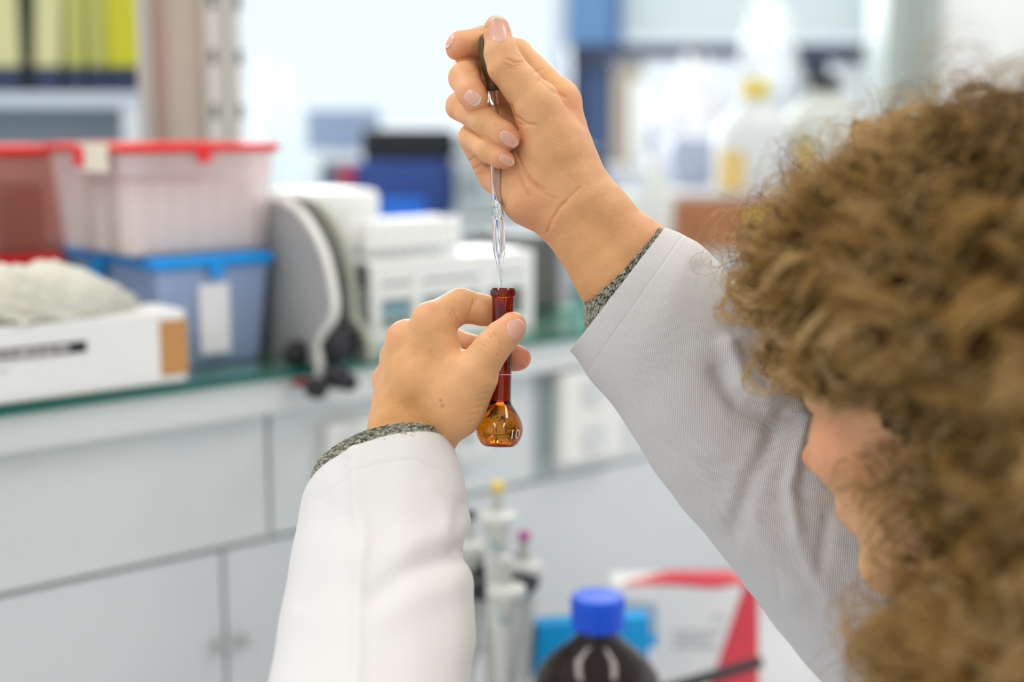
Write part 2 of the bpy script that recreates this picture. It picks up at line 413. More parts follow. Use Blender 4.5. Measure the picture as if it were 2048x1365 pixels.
t1, ta0, ta1 = tub('storage_tub', 'translucent storage tub with bright blue lid and white label, under the red-lidded tub', 318, 538, 650, bt, .25, SHZ, zt1, .012, M_tubblue, M_bluelid)
q0 = ab(400, 575, bt - .003); q1 = ab(465, 735, bt - .003)
obj('paper_label', sbox(MB(), q0[0], q1[0], bt - .0025, bt + .004, SHZ + .012, zt1 - .028), mat('label_white', (.86, .87, .9), .5), t1, bevel=.001)
M_bluebag = mat('blue_film', (0.08, 0.22, 0.62), 0.4, bump=.5)
for i, (f0, f1, m_) in enumerate(((.12, .3, M_bluebag), (.36, .5, mat('pale_pack', (.75, .8, .9), .5)), (.6, .86, M_bluebag))):
    tag(obj('reagent_pack', sbox(MB(), ta0 + (ta1 - ta0) * f0, ta0 + (ta1 - ta0) * f1, bt + .035 + .02 * i, bt + .12 + .02 * i, SHZ + .0035, SHZ + .075), m_, bevel=.006),
        ('blue pack inside the blue-lidded tub, nearest its left corner', 'pale pack in the middle of the blue-lidded tub', 'blue pack inside the blue-lidded tub, behind the white label')[i], 'pack', 'packs inside the blue-lidded tub')
zt2 = ab(250, 289, bt)[1]
t2, ra0, ra1 = tub('storage_tub', 'clear storage tub with red lid full of white tubes, on the blue-lidded tub', 250, 552, 420, bt, .17, zt1 + .0005, zt2, .008, M_tubclear, M_redlid, over=.005)
obj('label_tape', sbox(MB(), ra0 - .0065, ra0 - .0045, bt + .02, bt + .085, zt2 - .026, zt2 + .001), mat('cream_tape', (.85, .78, .66), .6), t2, label='cream tape label on the lid edge')
M_tubewhite = mat('white_tube', (0.88, 0.87, 0.85), 0.4)
proto = None; kk = 0
for i in range(6):
    for j in range(3):
        a = ra0 + .022 + i * (ra1 - ra0 - .044) / 5; b = bt + .03 + j * .05
        zz = zt1 + .004
        if proto is None:
            proto = thing('sample_jar', 'white jar inside the clear red-lidded tub, front row, first from its left end', 'jar', SH(a, b, zz), 'white jars inside the clear tub')
            obj('jar_body', MB().lathe(SH(a, b, zz), zv, [(0, .0125), (.002, .0135), (.05, .0135)], 20), M_tubewhite, proto, smooth=True)
            obj('jar_cap', MB().lathe(SH(a, b, zz + .05), zv, [(0, .0145), (.014, .0145), (.016, .0125)], 20), mat('jar_cap', (.86, .8, .78), .4), proto, smooth=True)
        else: dup(proto, SH(a, b, zz), 'white jar inside the clear red-lidded tub, %s row, %s from its left end' % (('front', 'middle', 'back')[j], ORD[i]))
# back-left stack
bb = .262
zb0 = SHZ
a_r = ab(138, 420, bb)[0]
def px_of(a, b, z):
    p = SH(a, b, z) - C0; d = p @ FW; return CX + (p @ RT) / d * FPX
zl_low = ab(60, 512, bb)[1]; zl_top = ab(60, 291, bb)[1]
def tub2(name, label, a0, a1, b0, depth, zb, zt, wallm, lidm):
    t = thing(name, label, 'storage tub', SH((a0 + a1) / 2, b0 + depth / 2, zb))
    obj('tub_body', sbox(MB(), a0, a1, b0, b0 + depth, zb + .0006, zt - .01), wallm, t, bevel=.006)
    obj('lid', sbox(MB(), a0 - .005, a1 + .005, b0 - .005, b0 + depth + .005, zt - .01, zt), lidm, t, bevel=.004)
    return t
M_brownred = mat('brown_red_contents', (0.42, 0.13, 0.08), 0.5, var=.5, scale=22)
a_l = a_r - .26
tub2('storage_tub', 'lower red-lidded tub at the left edge behind the carton', a_l, a_r - .012, bb, .12, SHZ, zl_low, M_brownred, M_redlid)
tb = tub2('storage_tub', 'brownish translucent tub with red lid, topmost of the stack at the left edge', a_l, a_r, bb, .12, zl_low + .0005, zl_top, M_tubred, M_redlid)
for i in range(4):
    aa = a_r - .03 - i * .055
    tag(obj('supply_pack', sbox(MB(), aa - .018, aa + .018, bb + .025, bb + .09, zl_low + .002, zl_top - .04 + .01 * (i % 2)), mat('pack%d' % (i % 2), ((.45, .14, .08), (.66, .54, .42))[i % 2], .5), bevel=.008),
        ('red-brown pack at the right end of the brownish tub', 'cream pack next to the right end of the brownish tub', 'red-brown pack second from the left in the brownish tub', 'cream pack leftmost in the brownish tub')[i], 'pack', 'packs inside the brownish tub')

# rounded shelf end plates with pale rim
def dplate(label, a, px_pts, rimm, platem, th=.004, rim=.0042):
    # outline on the plane square to the shelf, at distance a along it: pixel -> (b, z)
    pts = []
    for (px, py) in px_pts:
        r = ray(px, py); o = SH(a, 0, 0); tt = np.dot(o - C0, sv) / np.dot(r, sv); p = C0 + r * tt
        pts.append((np.dot(p - o, nv), p[2]))
    t = thing('shelf_end_plate', label, 'end plate', SH(a, .1, pts[-1][1]), 'rounded end plates of the shelf')
    dense = []
    for i in range(len(pts) - 1):
        p0 = np.array(pts[max(i - 1, 0)]); p1 = np.array(pts[i]); p2 = np.array(pts[i + 1]); p3 = np.array(pts[min(i + 2, len(pts) - 1)])
        for u in np.linspace(0, 1, 7)[:-1]:
            dense.append(.5 * ((2 * p1) + (-p0 + p2) * u + (2 * p0 - 5 * p1 + 4 * p2 - p3) * u * u + (-p0 + 3 * p1 - 3 * p2 + p3) * u ** 3))
    dense.append(np.array(pts[-1]))
    bmax = max(.3, dense[0][0] + .02)
    zl_ = max(dense[-1][1], SHZ + .0008) if dense[-1][0] > -.002 or dense[-1][1] > SHZ else SHZ + .0008
    low = [] if dense[-1][1] > SHZ else [SH(a, -.002, dense[-1][1]), SH(a, -.002, SHZ + .0008)]
    dense = [q for q in dense if q[0] < -.0045 or q[1] > SHZ + .005]
    poly = [SH(a, q[0], q[1]) for q in dense] + low + [SH(a, bmax, SHZ + .0008), SH(a, bmax, dense[0][1])]
    obj('plate', MB().prism(poly, sv * th), platem, t)
    obj('rim', MB().tube([SH(a + th / 2, q[0], q[1]) for q in dense], rim, 10), rimm, t, smooth=True)
    return t
def a_at(px, py, b=0.0): return ab(px, py, b)[0]
M_plate = thin_mat('grey_plate', (0.5, 0.5, 0.5), 0.86, 0.25, 0.25); M_rim = mat('pale_rim', (0.8, 0.79, 0.75), 0.4)
M_rim2 = mat('olive_rim', (0.42, 0.44, 0.36), 0.4); M_plate2 = thin_mat('grey_plate_dark', (0.42, 0.44, 0.4), 0.8, 0.3, 0.2)
ap = a_at(629, 752, .0)
dplate('grey rounded end plate with pale rim right of the tubs', ap,
       [(560, 402), (590, 418), (618, 452), (645, 505), (660, 560), (667, 610), (662, 640), (645, 665), (636, 690), (637, 725), (632, 752), (610, 762), (588, 765)], M_rim, M_plate)
ap2 = ap + .055
dplate('olive-grey rounded end plate behind the pale-rimmed one', ap2,
       [(590, 400), (625, 408), (660, 440), (685, 490), (697, 550), (700, 610), (704, 640), (722, 662), (735, 690), (737, 722)], M_rim2, M_plate2, rim=.005)
cm_ = thing('shelf_clamp', 'black clamp with round knobs gripping the shelf edge between the end plates', 'clamp', SH(ap + .03, .02, SHZ))
z0 = ab(690, 722, .01)[1]; z1 = ab(690, 650, .01)[1]
obj('clamp_body', sbox(MB(), ap + .016, ap2 - .003, .0, .075, SHZ + .0006, z1), M_black, cm_, bevel=.006)
def knob(px, py, b, r, parent, m=M_black):
    a, z = ab(px, py, b)
    return obj('knob', MB().lathe(SH(a, b, z), -nv, [(-.004, r * .5), (.0, r * .6), (.004, r), (.014, r), (.018, r * .8), (.02, r * .3)], 20), m, parent, smooth=True)
knob(586, 705, .03, .013, cm_); knob(660, 690, -.01, .012, cm_); knob(664, 752, -.02, .012, cm_); knob(684, 762, -.01, .009, cm_); knob(622, 775, -.012, .01, cm_)
obj('bracket', sbox(MB(), ab(590, 770, -.01)[0], ab(621, 740, -.01)[0], -.012, -.002, ab(600, 775, -.01)[1], SHZ - .0085), mat('dark_red', (.2, .02, .03), .4), cm_, bevel=.003, label='dark red clamp bar below the glass')

# white plastic box, tube rack, tubes, dark box on the shelf further along
def sbox_px(mb, x0, x1, b0, depth, ytop, yref=None, z0=SHZ + .0006):
    a0 = ab(x0, ytop, b0)[0]; a1 = ab(x1, ytop, b0)[0]; z1 = ab((x0 + x1) / 2, ytop, b0)[1]
    sbox(mb, a0, a1, b0, b0 + depth, z0, z1); return a0, a1, z1
M_wplast = mat('white_plastic', (0.87, 0.88, 0.86), 0.4)
t = thing('dispenser_box', 'tall white plastic box with rounded corners behind the end plates', 'box', SH(a_at(680, 600, .16), .2, SHZ))
mb = MB(); a0, a1, z1 = sbox_px(mb, 618, 757, .15, .09, 383); obj('box_body', mb, M_wplast, t, bevel=.01)
obj('box_lid', sbox(MB(), a0 - .003, a1 + .003, .147, .243, z1 - .035, z1 + .001), M_wplast, t, bevel=.009)
obj('slot', sbox(MB(), a0 + .03, a0 + .07, .148, .152, z1 - .066, z1 - .058), mat('slot_grey', (.5, .52, .52), .5), t)
rb = .05
rk = thing('tube_rack', 'white openwork test tube rack on the shelf beyond the end plates', 'rack', SH(a_at(900, 600, rb), rb + .04, SHZ))
ra, rz = ab(745, 660, rb); re = ab(1068, 660, rb)[0]; rt = ab(900, 512, rb)[1]
M_rack = mat('rack_white', (0.88, 0.88, 0.85), 0.4)
fr = MB(); Hh = rt - SHZ
zs = [SHZ + .0006, SHZ + .018, SHZ + .05, SHZ + .064, rt - .024, rt]
for (k0, k1) in ((0, 1), (2, 3), (4, 5)): sbox(fr, ra, re, rb, rb + .006, zs[k0], zs[k1]); sbox(fr, ra, re, rb + .084, rb + .09, zs[k0], zs[k1])
for px in (752, 835, 970, 1058):
    a = ab(px, 600, rb)[0]; sbox(fr, a - .007, a + .007, rb - .001, rb + .007, SHZ + .0006, rt - .001); sbox(fr, a - .006, a + .006, rb + .083, rb + .091, SHZ + .0006, rt - .001)
obj('rack_frame', fr, M_rack, rk, bevel=.0015)
obj('top_plate', sbox(MB(), ra, re, rb + .006, rb + .084, rt - .006, rt - .001), M_rack, rk)
obj('middle_plate', sbox(MB(), ra + .01, re - .01, rb + .03, rb + .084, SHZ + .052, SHZ + .06), M_rack, rk)
proto = None; n = 9
M_tubeclear = thin_mat('tube_plastic', (.85, .87, .88), .7, .2, .5)
for j in range(2):
    for i in range(n):
        a = ra + .016 + i * ((ab(945, 600, rb)[0] - ra - .02) / (n - 1)); b = rb + .028 + .034 * j; zz = SHZ + .0605
        if proto is None:
            zt_ = ab(850, 436, rb + .03)[1]
            proto = thing('sample_tube', 'white-capped tube in the white rack, front row, first from its left end', 'tube', SH(a, b, zz), 'white-capped tubes in the rack')
            hgt = zt_ - zz
            obj('tube_body', MB().lathe(SH(a, b, zz), zv, [(0, .003), (.01, .0062), (hgt - .02, .0065)], 16), M_tubeclear, proto, smooth=True)
            obj('tube_cap', MB().lathe(SH(a, b, zz + hgt - .03), zv, [(0, .0078), (.028, .0078), (.03, .0065)], 16), M_wplast, proto, smooth=True)
        else: dup(proto, SH(a, b, zz), 'white-capped tube in the white rack, %s row, %s from its left end' % (('front', 'back')[j], ORD[i]))
for (px, lab) in ((945, 'small teal cap on the middle plate of the tube rack, left of the pipette'), (1010, 'small teal cap in the tube rack, right of the pipette')):
    a = ab(px, 575, rb + .015)[0]
    tag(obj('teal_cap', MB().lathe(SH(a, rb + .018, SHZ + .0605), zv, [(0, .007), (.016, .007), (.017, .006)], 16), mat('teal', (.02, .33, .3), .4), smooth=True), lab, 'cap', 'teal caps in the rack')
    tag(obj('cap_stand', MB().lathe(SH(a, rb + .018, SHZ + .0006), zv, [(0, .007), (.0597, .007)], 16), M_rack, smooth=True), ('white peg under the teal cap left of the pipette' if px < 1000 else 'white peg under the teal cap right of the pipette'), 'peg')
t = thing('instrument_box', 'dark grey instrument case at the end of the tube rack', 'instrument', SH(a_at(1080, 600, .06), .1, SHZ))
mb = MB(); a0, a1, z1 = sbox_px(mb, 1048, 1122, .15, .1, 470); obj('case_body', mb, mat('dark_grey_case', (.11, .115, .105), .5), t, bevel=.006)
obj('side_panel', sbox(MB(), a1 + .0005, a1 + .025, .155, .24, SHZ + .0006, z1 - .01), mat('lilac_grey', (.5, .48, .53), .5), t, bevel=.004, label='lilac grey side panel')

# shelf column with slotted uprights
M_beige = mat('beige_metal', (0.50, 0.43, 0.36), 0.5, var=.08, scale=30); M_strip = mat('slotted_strip', (0.62, 0.61, 0.56), 0.4)
t = thing('shelf_column', 'beige shelf column with two slotted steel uprights rising behind the tubs', 'column', SH(ab(350, 290, .345)[0], .36, BENCH))
cb = .345
def strip(x0, x1, b0, b1, m, nm, **kw):
    a0 = ab(x0, 200, b0)[0]; a1 = ab(x1, 200, b0)[0]
    return obj(nm, sbox(MB(), a0, a1, b0, b1, BENCH + .002, 2.45), m, t, bevel=.002, **kw), a0, a1
strip(300, 412, cb, cb + .03, M_beige, 'column_core')
strip(284, 306, cb - .006, cb - .0005, mat('grey_strip', (.46, .46, .42), .5), 'edge_strip')
strip(318, 338, cb - .004, cb - .0005, mat('rose_strip', (.42, .28, .24), .5), 'inlay_strip')
for k, (x0, x1, hx) in enumerate(((416, 452, 430), (456, 487, 486 - 3))):
    o_, a0, a1 = strip(x0, x1, cb - .012 + .006 * k, cb + .03, M_strip, 'slotted_upright')
    hb = cb - .013 + .006 * k
    z23 = ab(hx, 238, cb - .013)[1]
    for j in range(-3, 12):
        zz = z23 + j * .0625; ah = ab(hx, 200, hb)[0]
        obj('slot', sbox(MB(), ah - .0035, ah + .0035, hb, hb + .003, zz, zz + .017), mat('slot_dark', (.04, .045, .035), .7), o_)

# ------------------------------------------------------------------ binders and white shelf at far left
def fbox(mb, x0, y0, x1, y1, D, depth, z0=None):
    p0 = P(x0, y0, D); p1 = P(x1, y1, D)
    return mb.abox(p0[0], p1[0], p0[1], p0[1] + depth, p1[2] if z0 is None else z0, p0[2])
D5 = 2.3
t = thing('wall_rack', 'pale blue-white metal rack carrying the yellow binders', 'rack', P(140, 300, D5))
pa = P(-260, 185, D5); pb = P(282, 215, D5)
obj('rack_board', MB().abox(pa[0], pb[0], pa[1], pa[1] + .3, pb[2], pa[2]), mat('rack_blue_white', (.6, .68, .78), .4), t, bevel=.003)
e0 = P(240, 190, D5); e1 = P(284, 300, D5)
obj('rack_side', MB().abox(e0[0], e1[0], e0[1] + .002, e0[1] + .298, BENCH * .3, pb[2] - .0005), mat('rack_blue_white2', (.72, .78, .85), .4), t, bevel=.003)
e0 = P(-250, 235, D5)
obj('rack_panel', MB().abox(e0[0], P(238, 200, D5)[0], e0[1] + .12, e0[1] + .15, BENCH * .3, pb[2] - .001), mat('rack_panel_grey', (.28, .33, .38), .6), t, label='grey back panel under the board')  # plain darker grey for the panel below the board
M_bind = [mat('binder_yellow', (.66, .64, .03), .45), mat('binder_pale', (.68, .66, .33), .45), mat('binder_olive', (.52, .52, .14), .45)]
M_navy = mat('binder_navy', (.03, .05, .11), .5)
xs = [-140, -60, 50, 118, 166, 206, 240, 272]
labs = ['dim yellow binder at the left frame edge', 'pale yellow binder left of the dark gap', 'pale yellow leaning binder just right of the dark gap', 'olive-yellow binder third from the column',
        'olive binder next to the pale leaning one', 'bright yellow binder second from the column', 'brightest yellow binder beside the beige column']
zb_ = P(100, 184, D5)[2]
for i in range(7):
    x0, x1 = xs[i], xs[i + 1] - (3, 3, 14, 12, 8, 4, 4)[i]
    if i == 1: x1 = 26
    lean = (0, 0, .02, .01, .002, 0, 0)[i]
    p0 = P(x0, 100, D5); p1 = P(x1, 100, D5); zz = P(0, 132, D5)[2]
    y0 = p0[1] + .03
    if i == 1:
        q0_ = P(30, 100, D5); q1_ = P(45, 100, D5)
        tag(obj('gap_shade_strip', MB().box((q0_[0], q0_[1] + .03, zb_ + .0005), (q1_[0] - q0_[0], 0, 0), (0, .2, 0), (.006, 0, .3)), mat('gap_shade_black', (.01, .02, .03), .5), bevel=.002), 'thin black strip standing for the shade in the gap between yellow binders', 'shade strip')  # black slab put in as the shade between two binders
    b_ = thing('ring_binder', labs[i], 'binder', ((p0[0] + p1[0]) / 2, y0, zb_), 'yellow binders on the rack')
    h = .3
    def bx(x0, x1, ya, yb, za, zc): return MB().box((x0 + lean * (za - zb_) / h, ya, za), (x1 - x0, 0, 0), (0, yb - ya, 0), (lean * (zc - za) / h, 0, zc - za))
    obj('binder_cover', bx(p0[0], p1[0], y0, y0 + .22, zz, zb_ + h), M_bind[(1, 1, 1, 2, 2, 0, 0)[i]], b_, bevel=.003)
    obj('binder_foot', bx(p0[0] + .001, p1[0] - .001, y0 + .001, y0 + .22, zb_ + .0005, zz), M_navy, b_, bevel=.002, label='dark navy foot of the binder')

# ------------------------------------------------------------------ far instruments behind the shelf
M_bench2 = mat('far_bench', (0.5, 0.55, 0.58), 0.5)
D6 = 2.6
fb = MB(); q0 = P(500, 445, D6); q1 = P(1205, 445, D6)
FZ = q0[2]
fb.abox(q0[0] - .2, q1[0], q0[1] - .02, q0[1] + .55, FZ - .03, FZ)
t = thing('far_counter', 'grey counter behind the glass shelf carrying the instruments', 'counter', (0, q0[1] + .3, 0))
obj('counter_top', fb, M_bench2, t, bevel=.003)
obj('counter_base', MB().abox(q0[0] - .18, q1[0] - .02, q0[1] + .02, q0[1] + .5, 0, FZ - .0305), mat('counter_base', (.5, .53, .55), .5), t)
yc = q0[1]
def standing(name, label, cat, x0, y0, x1, D, depth, m, bevel=.008, z0=FZ + .0005, group=None):
    p0 = P(x0, y0, D); p1 = P(x1, y0, D)
    o = obj(name, MB().abox(p0[0], p1[0], p0[1], p0[1] + depth, z0, p0[2]), m, bevel=bevel); tag(o, label, cat, group); return o
Dm = 2.75
t = thing('analyser', 'blue laboratory instrument with black top and red knob', 'instrument', P(800, 440, Dm))
p0 = P(700, 322, Dm); p1 = P(905, 322, Dm)
obj('instrument_body', MB().abox(p0[0], p1[0], p0[1], p0[1] + .22, FZ + .0005, p0[2]), mat('instrument_blue', (.035, .085, .32), .4, var=.2, scale=14), t, bevel=.008)
p2 = P(722, 256, Dm); p3 = P(908, 256, Dm)
obj('instrument_top', MB().abox(p2[0], p3[0], p2[1], p2[1] + .22, p0[2] + .0005, p2[2]), mat('instrument_black', (.012, .015, .022), .35), t, bevel=.008)
pk = P(693, 352, Dm - .02)
obj('knob', MB().lathe(pk, (0, -1, 0), [(-.03, .014), (0, .017), (.012, .016), (.016, .012)], 20), mat('knob_red', (.55, .03, .04), .4), t, smooth=True, label='red knob')
p0 = P(640, 330, Dm + .01)
obj('side_module', MB().abox(p0[0], P(699, 330, Dm)[0], p0[1], p0[1] + .15, FZ + .0005, P(640, 322, Dm)[2]), mat('module_grey', (.13, .17, .26), .4), t, bevel=.006)
standing('reagent_tray', 'bright blue plastic tray in front of the blue instrument', 'tray', 757, 403, 848, 2.64, .08, mat('bright_blue', (.01, .16, .72), .4), .006)
t = thing('monitor', 'grey-blue screen standing behind the instruments', 'monitor', P(680, 300, 3.05))
p0 = P(603, 218, 3.08); p1 = P(762, 302, 3.08)
obj('screen', MB().abox(p0[0], p1[0], p0[1], p0[1] + .03, p1[2], p0[2]), mat('monitor_blue', (.3, .38, .55), .4), t, bevel=.005)
obj('stand', MB().abox((p0[0] + p1[0]) / 2 - .03, (p0[0] + p1[0]) / 2 + .03, p0[1] + .005, p0[1] + .025, FZ + .0005, p1[2]), M_wplast, t)
obj('base', MB().abox((p0[0] + p1[0]) / 2 - .09, (p0[0] + p1[0]) / 2 + .09, p0[1] - .01, p0[1] + .08, FZ + .0005, FZ + .012), M_wplast, t, bevel=.004)
t = thing('machine', 'pale grey machine beside the blue instrument, behind the pipette', 'machine', P(950, 440, 2.7))
p0 = P(912, 262, 2.68); p1 = P(1060, 262, 2.68)
obj('machine_body', MB().abox(p0[0], p1[0], p0[1], p0[1] + .25, FZ + .0005, p0[2]), mat('machine_grey', (.52, .58, .6), .4), t, bevel=.012)
obj('dial', MB().lathe(P(938, 370, 2.679), (0, -1, 0), [(-.003, .02), (.006, .02), (.009, .016)], 24), mat('dial_grey', (.3, .36, .38), .5), t, smooth=True)
standing('dark_case', 'dark navy case behind the raised wrist', 'case', 1130, 300, 1210, 3.0, .2, mat('navy_case', (.04, .06, .12), .5))

# glassware behind the tubs
M_cglass = thin_mat('clear_glassware', (.88, .93, .95), .45, .05, .4)
def jar(label, px, yb_, D, prof, cat='flask', name='glass_flask', z=None, m=M_cglass, group='clear glassware behind the tubs'):
    p = P(px, yb_, D); z_ = FZ + .0005 if z is None else z; p = np.array([p[0], p[1], z_])
    o = obj(name, MB().lathe(p, zv, prof, 32, cap0=True, cap1=False), m, smooth=True); tag(o, label, cat, group)
    return o
def hz(py, D): return P(0, py, D)[2] - FZ
D7 = 2.7
jar('tall clear glass cylinder closest to the slotted upright', 530, 420, D7, [(0, .04), (.02, .04), (hz(180, D7) - .03, .03), (hz(130, D7), .012), (hz(122, D7), .014)], 'cylinder', 'glass_cylinder')
jar('clear round-shouldered glass bottle beside the red lid corner', 580, 420, D7 - .1, [(0, .036), (hz(240, D7), .036), (hz(190, D7), .018), (hz(140, D7), .016)], 'bottle', 'glass_bottle')
jar('short clear glass bottle with a round stopper by the red lid', 610, 420, D7 + .1, [(0, .03), (hz(360, D7), .03), (hz(335, D7), .012), (hz(330, D7), .018), (hz(312, D7), .02), (hz(300, D7), .01)], 'bottle', 'glass_bottle')

# ------------------------------------------------------------------ back shelving at the right
D8 = 2.5
SZ = P(1500, 386, D8)[2]
bp0 = P(1225, 386, D8); bp1 = P(1990, 386, D8)
M_board = mat('back_board', (.62, .62, .64), .5); M_darkshelf = mat('dark_shelf', (.02, .03, .07), .5)
t = thing('back_shelving', 'open shelving with pale board behind the curly hair, carrying the bottles', 'shelving', (bp0[0], bp0[1] + .2, 0))
obj('shelf_board', MB().abox(P(1340, 386, D8)[0], bp1[0], bp0[1], bp0[1] + .35, SZ - .012, SZ), M_board, t, bevel=.002)
lz = P(1500, 500, D8)[2]
obj('shelf_board', MB().abox(bp0[0], bp1[0], bp0[1] - .02, bp0[1] + .35, lz - .03, lz), M_board, t, bevel=.002)
obj('shelf_body', MB().abox(bp0[0] + .02, bp1[0] - .02, bp0[1] + .02, bp0[1] + .33, 0, lz - .0305), M_lacq, t)
obj('end_panel', MB().abox(P(1945, 386, D8)[0], bp1[0], bp0[1] + .01, bp0[1] + .34, lz, SZ - .0125), M_board, t)
obj('end_panel', MB().abox(P(1332, 386, D8)[0], P(1344, 386, D8)[0], bp0[1] + .1, bp0[1] + .34, lz, SZ - .0125), M_board, t)
# bottles
def carboy(label, px, D, cw, bw, ytop, yneck, yshould, capm, bodym, lab=None):
    p = P(px, 386, D); p = np.array([p[0], p[1], SZ + .0005]); s = D / FPX
    H = lambda y: P(px, y, D)[2] - SZ
    t = thing('plastic_bottle', label, 'bottle', p)
    obj('bottle_body', MB().lathe(p, zv, [(0, bw * s * .46), (.006, bw * s * .5), (H(yshould), bw * s * .5), (H(yshould) + (H(yneck) - H(yshould)) * .5, bw * s * .36), (H(yneck), cw * s * .48), (H(yneck) + .008, cw * s * .46)], 36), bodym, t, smooth=True)
    obj('bottle_cap', MB().lathe(p + zv * (H(yneck) + .008), zv, [(0, cw * s * .52), (H(ytop) - H(yneck) - .012, cw * s * .52), (H(ytop) - H(yneck) - .008, cw * s * .46)], 28), capm, t, smooth=True)
    if lab:
        x0, y0, x1, y1, m_ = lab; r_ = bw * s * .5 + .0008
        f0 = (x0 - px) / (bw * .5); f1 = (x1 - px) / (bw * .5); vv = []; n_ = 10
        a0 = math.asin(max(-.98, min(.98, f0))); a1 = math.asin(max(-.98, min(.98, f1)))
        for i in range(n_ + 1):
            q = a0 + (a1 - a0) * i / n_
            for zz in (H(y1), H(y0)): vv.append(p + np.array([math.sin(q) * r_, -math.cos(q) * r_, zz]))
        obj('label', MB().add(vv, [(2 * i, 2 * i + 2, 2 * i + 3, 2 * i + 1) for i in range(n_)]), m_, t)
    return t
M_hdpe = mat('hdpe_white', (.68, .71, .72), .45, sss=.0); M_yellowcap = mat('yellow_cap', (.78, .6, .08), .4); M_lab = mat('yellow_label', (.74, .54, .2), .5)
carboy('large white plastic bottle with yellow cap and yellow label', 1504, D8 + .1, 54, 152, 160, 205, 260, M_yellowcap, M_hdpe, (1432, 300, 1478, 378, M_lab))
carboy('large greyish plastic bottle with black cap beside the yellow-capped bottle', 1640, D8 + .16, 66, 170, 152, 190, 250, M_black, mat('hdpe_grey', (.58, .62, .58), .45), (1578, 280, 1612, 378, M_lab))
standing('plastic_canister', 'low white canister between the raised wrist and the brown carton', 'canister', 1236, 385, 1278, 2.5, .05, M_wplast, .008, lz + .0005)
standing('brown_carton', 'orange-brown carton lying under the bottles behind the hair', 'box', 1350, 403, 1585, D8 - .02, .2, mat('brown_card', (.42, .17, .07), .5), .006, lz + .0005)
p0 = P(1500, 420, D8 - .028); p1 = P(1545, 452, D8 - .028)
o = obj('carton_sticker', MB().abox(p0[0], p1[0], p0[1] + .001, p0[1] + .003, p1[2], p0[2]), mat('sticker_yellow', (.7, .6, .02), .5)); tag(o, 'yellow sticker on the front of the brown carton', 'sticker')
q = P(1312, 500, D8 - .06)
wv = thing('wash_bottle', 'white wash bottle with tapered top beside the brown carton', 'bottle', (q[0], q[1], lz + .0005))
hh = lambda y: P(1312, y, D8 - .06)[2] - lz
obj('bottle_body', MB().lathe((q[0], q[1], lz + .0005), zv, [(0, .022), (.005, .026), (hh(400), .027), (hh(350), .015), (hh(325), .01)], 28), mat('wash_white', (.76, .78, .74), .45), wv, smooth=True)
obj('bottle_cap', MB().lathe((q[0], q[1], lz + hh(325) + .0005), zv, [(0, .012), (hh(312) - hh(325), .011)], 20), M_wplast, wv, smooth=True)
standing('grey_blue_box', 'grey-blue plastic box between the wash bottle and the yellow-capped bottle', 'box', 1345, 275, 1428, D8 + .2, .15, mat('greyblue', (.42, .47, .6), .5), .006, SZ + .0005)
# further back: dark high shelf with things on the window side
D9 = 3.8
hs = thing('high_shelf', 'dark blue-black shelf crossing in front of the blinded window', 'shelf', P(1480, 110, D9))
p0 = P(1140, 87, D9); p1 = P(1764, 117, D9)
obj('shelf_board', MB().abox(p0[0], p1[0], p0[1], p0[1] + .3, p1[2], p0[2]), M_darkshelf, hs, bevel=.003)
for (x0, x1) in ((1142, 1158), (1745, 1762)):
    e0 = P(x0, 110, D9); e1 = P(x1, 110, D9)
    obj('shelf_leg', MB().abox(e0[0], e1[0], e0[1] + .02, e0[1] + .28, 0, p1[2] - .0005), M_darkshelf, hs)
e0 = P(1158, 400, D9)
lowz = P(1500, 330, D9)[2]
obj('shelf_board', MB().abox(e0[0], P(1744, 400, D9)[0], p0[1] - .28, p0[1] + .28, lowz - .02, lowz), M_board, hs)
def hung(name, label, cat, x0, y0, x1, y1, m, dy=.05, dep=.12, bevel=.006, stand=True):
    a_ = P(x0, y0, D9 + dy); b_ = P(x1, y1, D9 + dy)
    o = obj(name, MB().abox(a_[0], b_[0], a_[1], a_[1] + dep, lowz + .0005 if stand else b_[2], a_[2]), m, bevel=bevel); tag(o, label, cat); return o
hung('navy_cabinet', 'dark navy upright case below the blue window post', 'case', 1160, 125, 1222, 330, mat('navy2', (.05, .09, .2), .5))
hung('beige_file', 'beige upright file box beside the dark navy case', 'file box', 1226, 126, 1288, 330, mat('beige_file', (.56, .48, .38), .6))
hung('white_file', 'white upright sheet leaning in front of the beige file box', 'sheet', 1262, 160, 1300, 330, M_wplast, .02, .02, .002)
tag(blob('white_bundle', np.array([P(1370, 330, D9 + .1)[0], P(1370, 330, D9 + .1)[1] - .22, lowz + .048]), (.09, .09, .19), .5, 3, mat('bundle_white', (.88, .9, .95), .5), seed=5, squash=-.25),
    'bundled white paper bags under the dark high shelf', 'bag')
hung('black_box', 'dark case right of the yellow-capped bottle under the high shelf', 'case', 1600, 126, 1660, 330, mat('ink_blue', (.02, .03, .08), .5), .06)
hung('white_panel_box', 'bright white tall box beside the grey-green column', 'box', 1690, 125, 1728, 330, mat('bright_white', (.9, .9, .9), .5), .04)
tag(blob('plastic_wrap', np.array([P(1515, 330, D9)[0], P(1515, 330, D9)[1] - .14, lowz + .2]), (.075, .07, .21), .4, 3, mat('wrap_white', (.88, .93, .97), .35), seed=9, squash=-.95),
    'tall bright plastic-wrapped bundle directly behind the yellow cap', 'bundle')

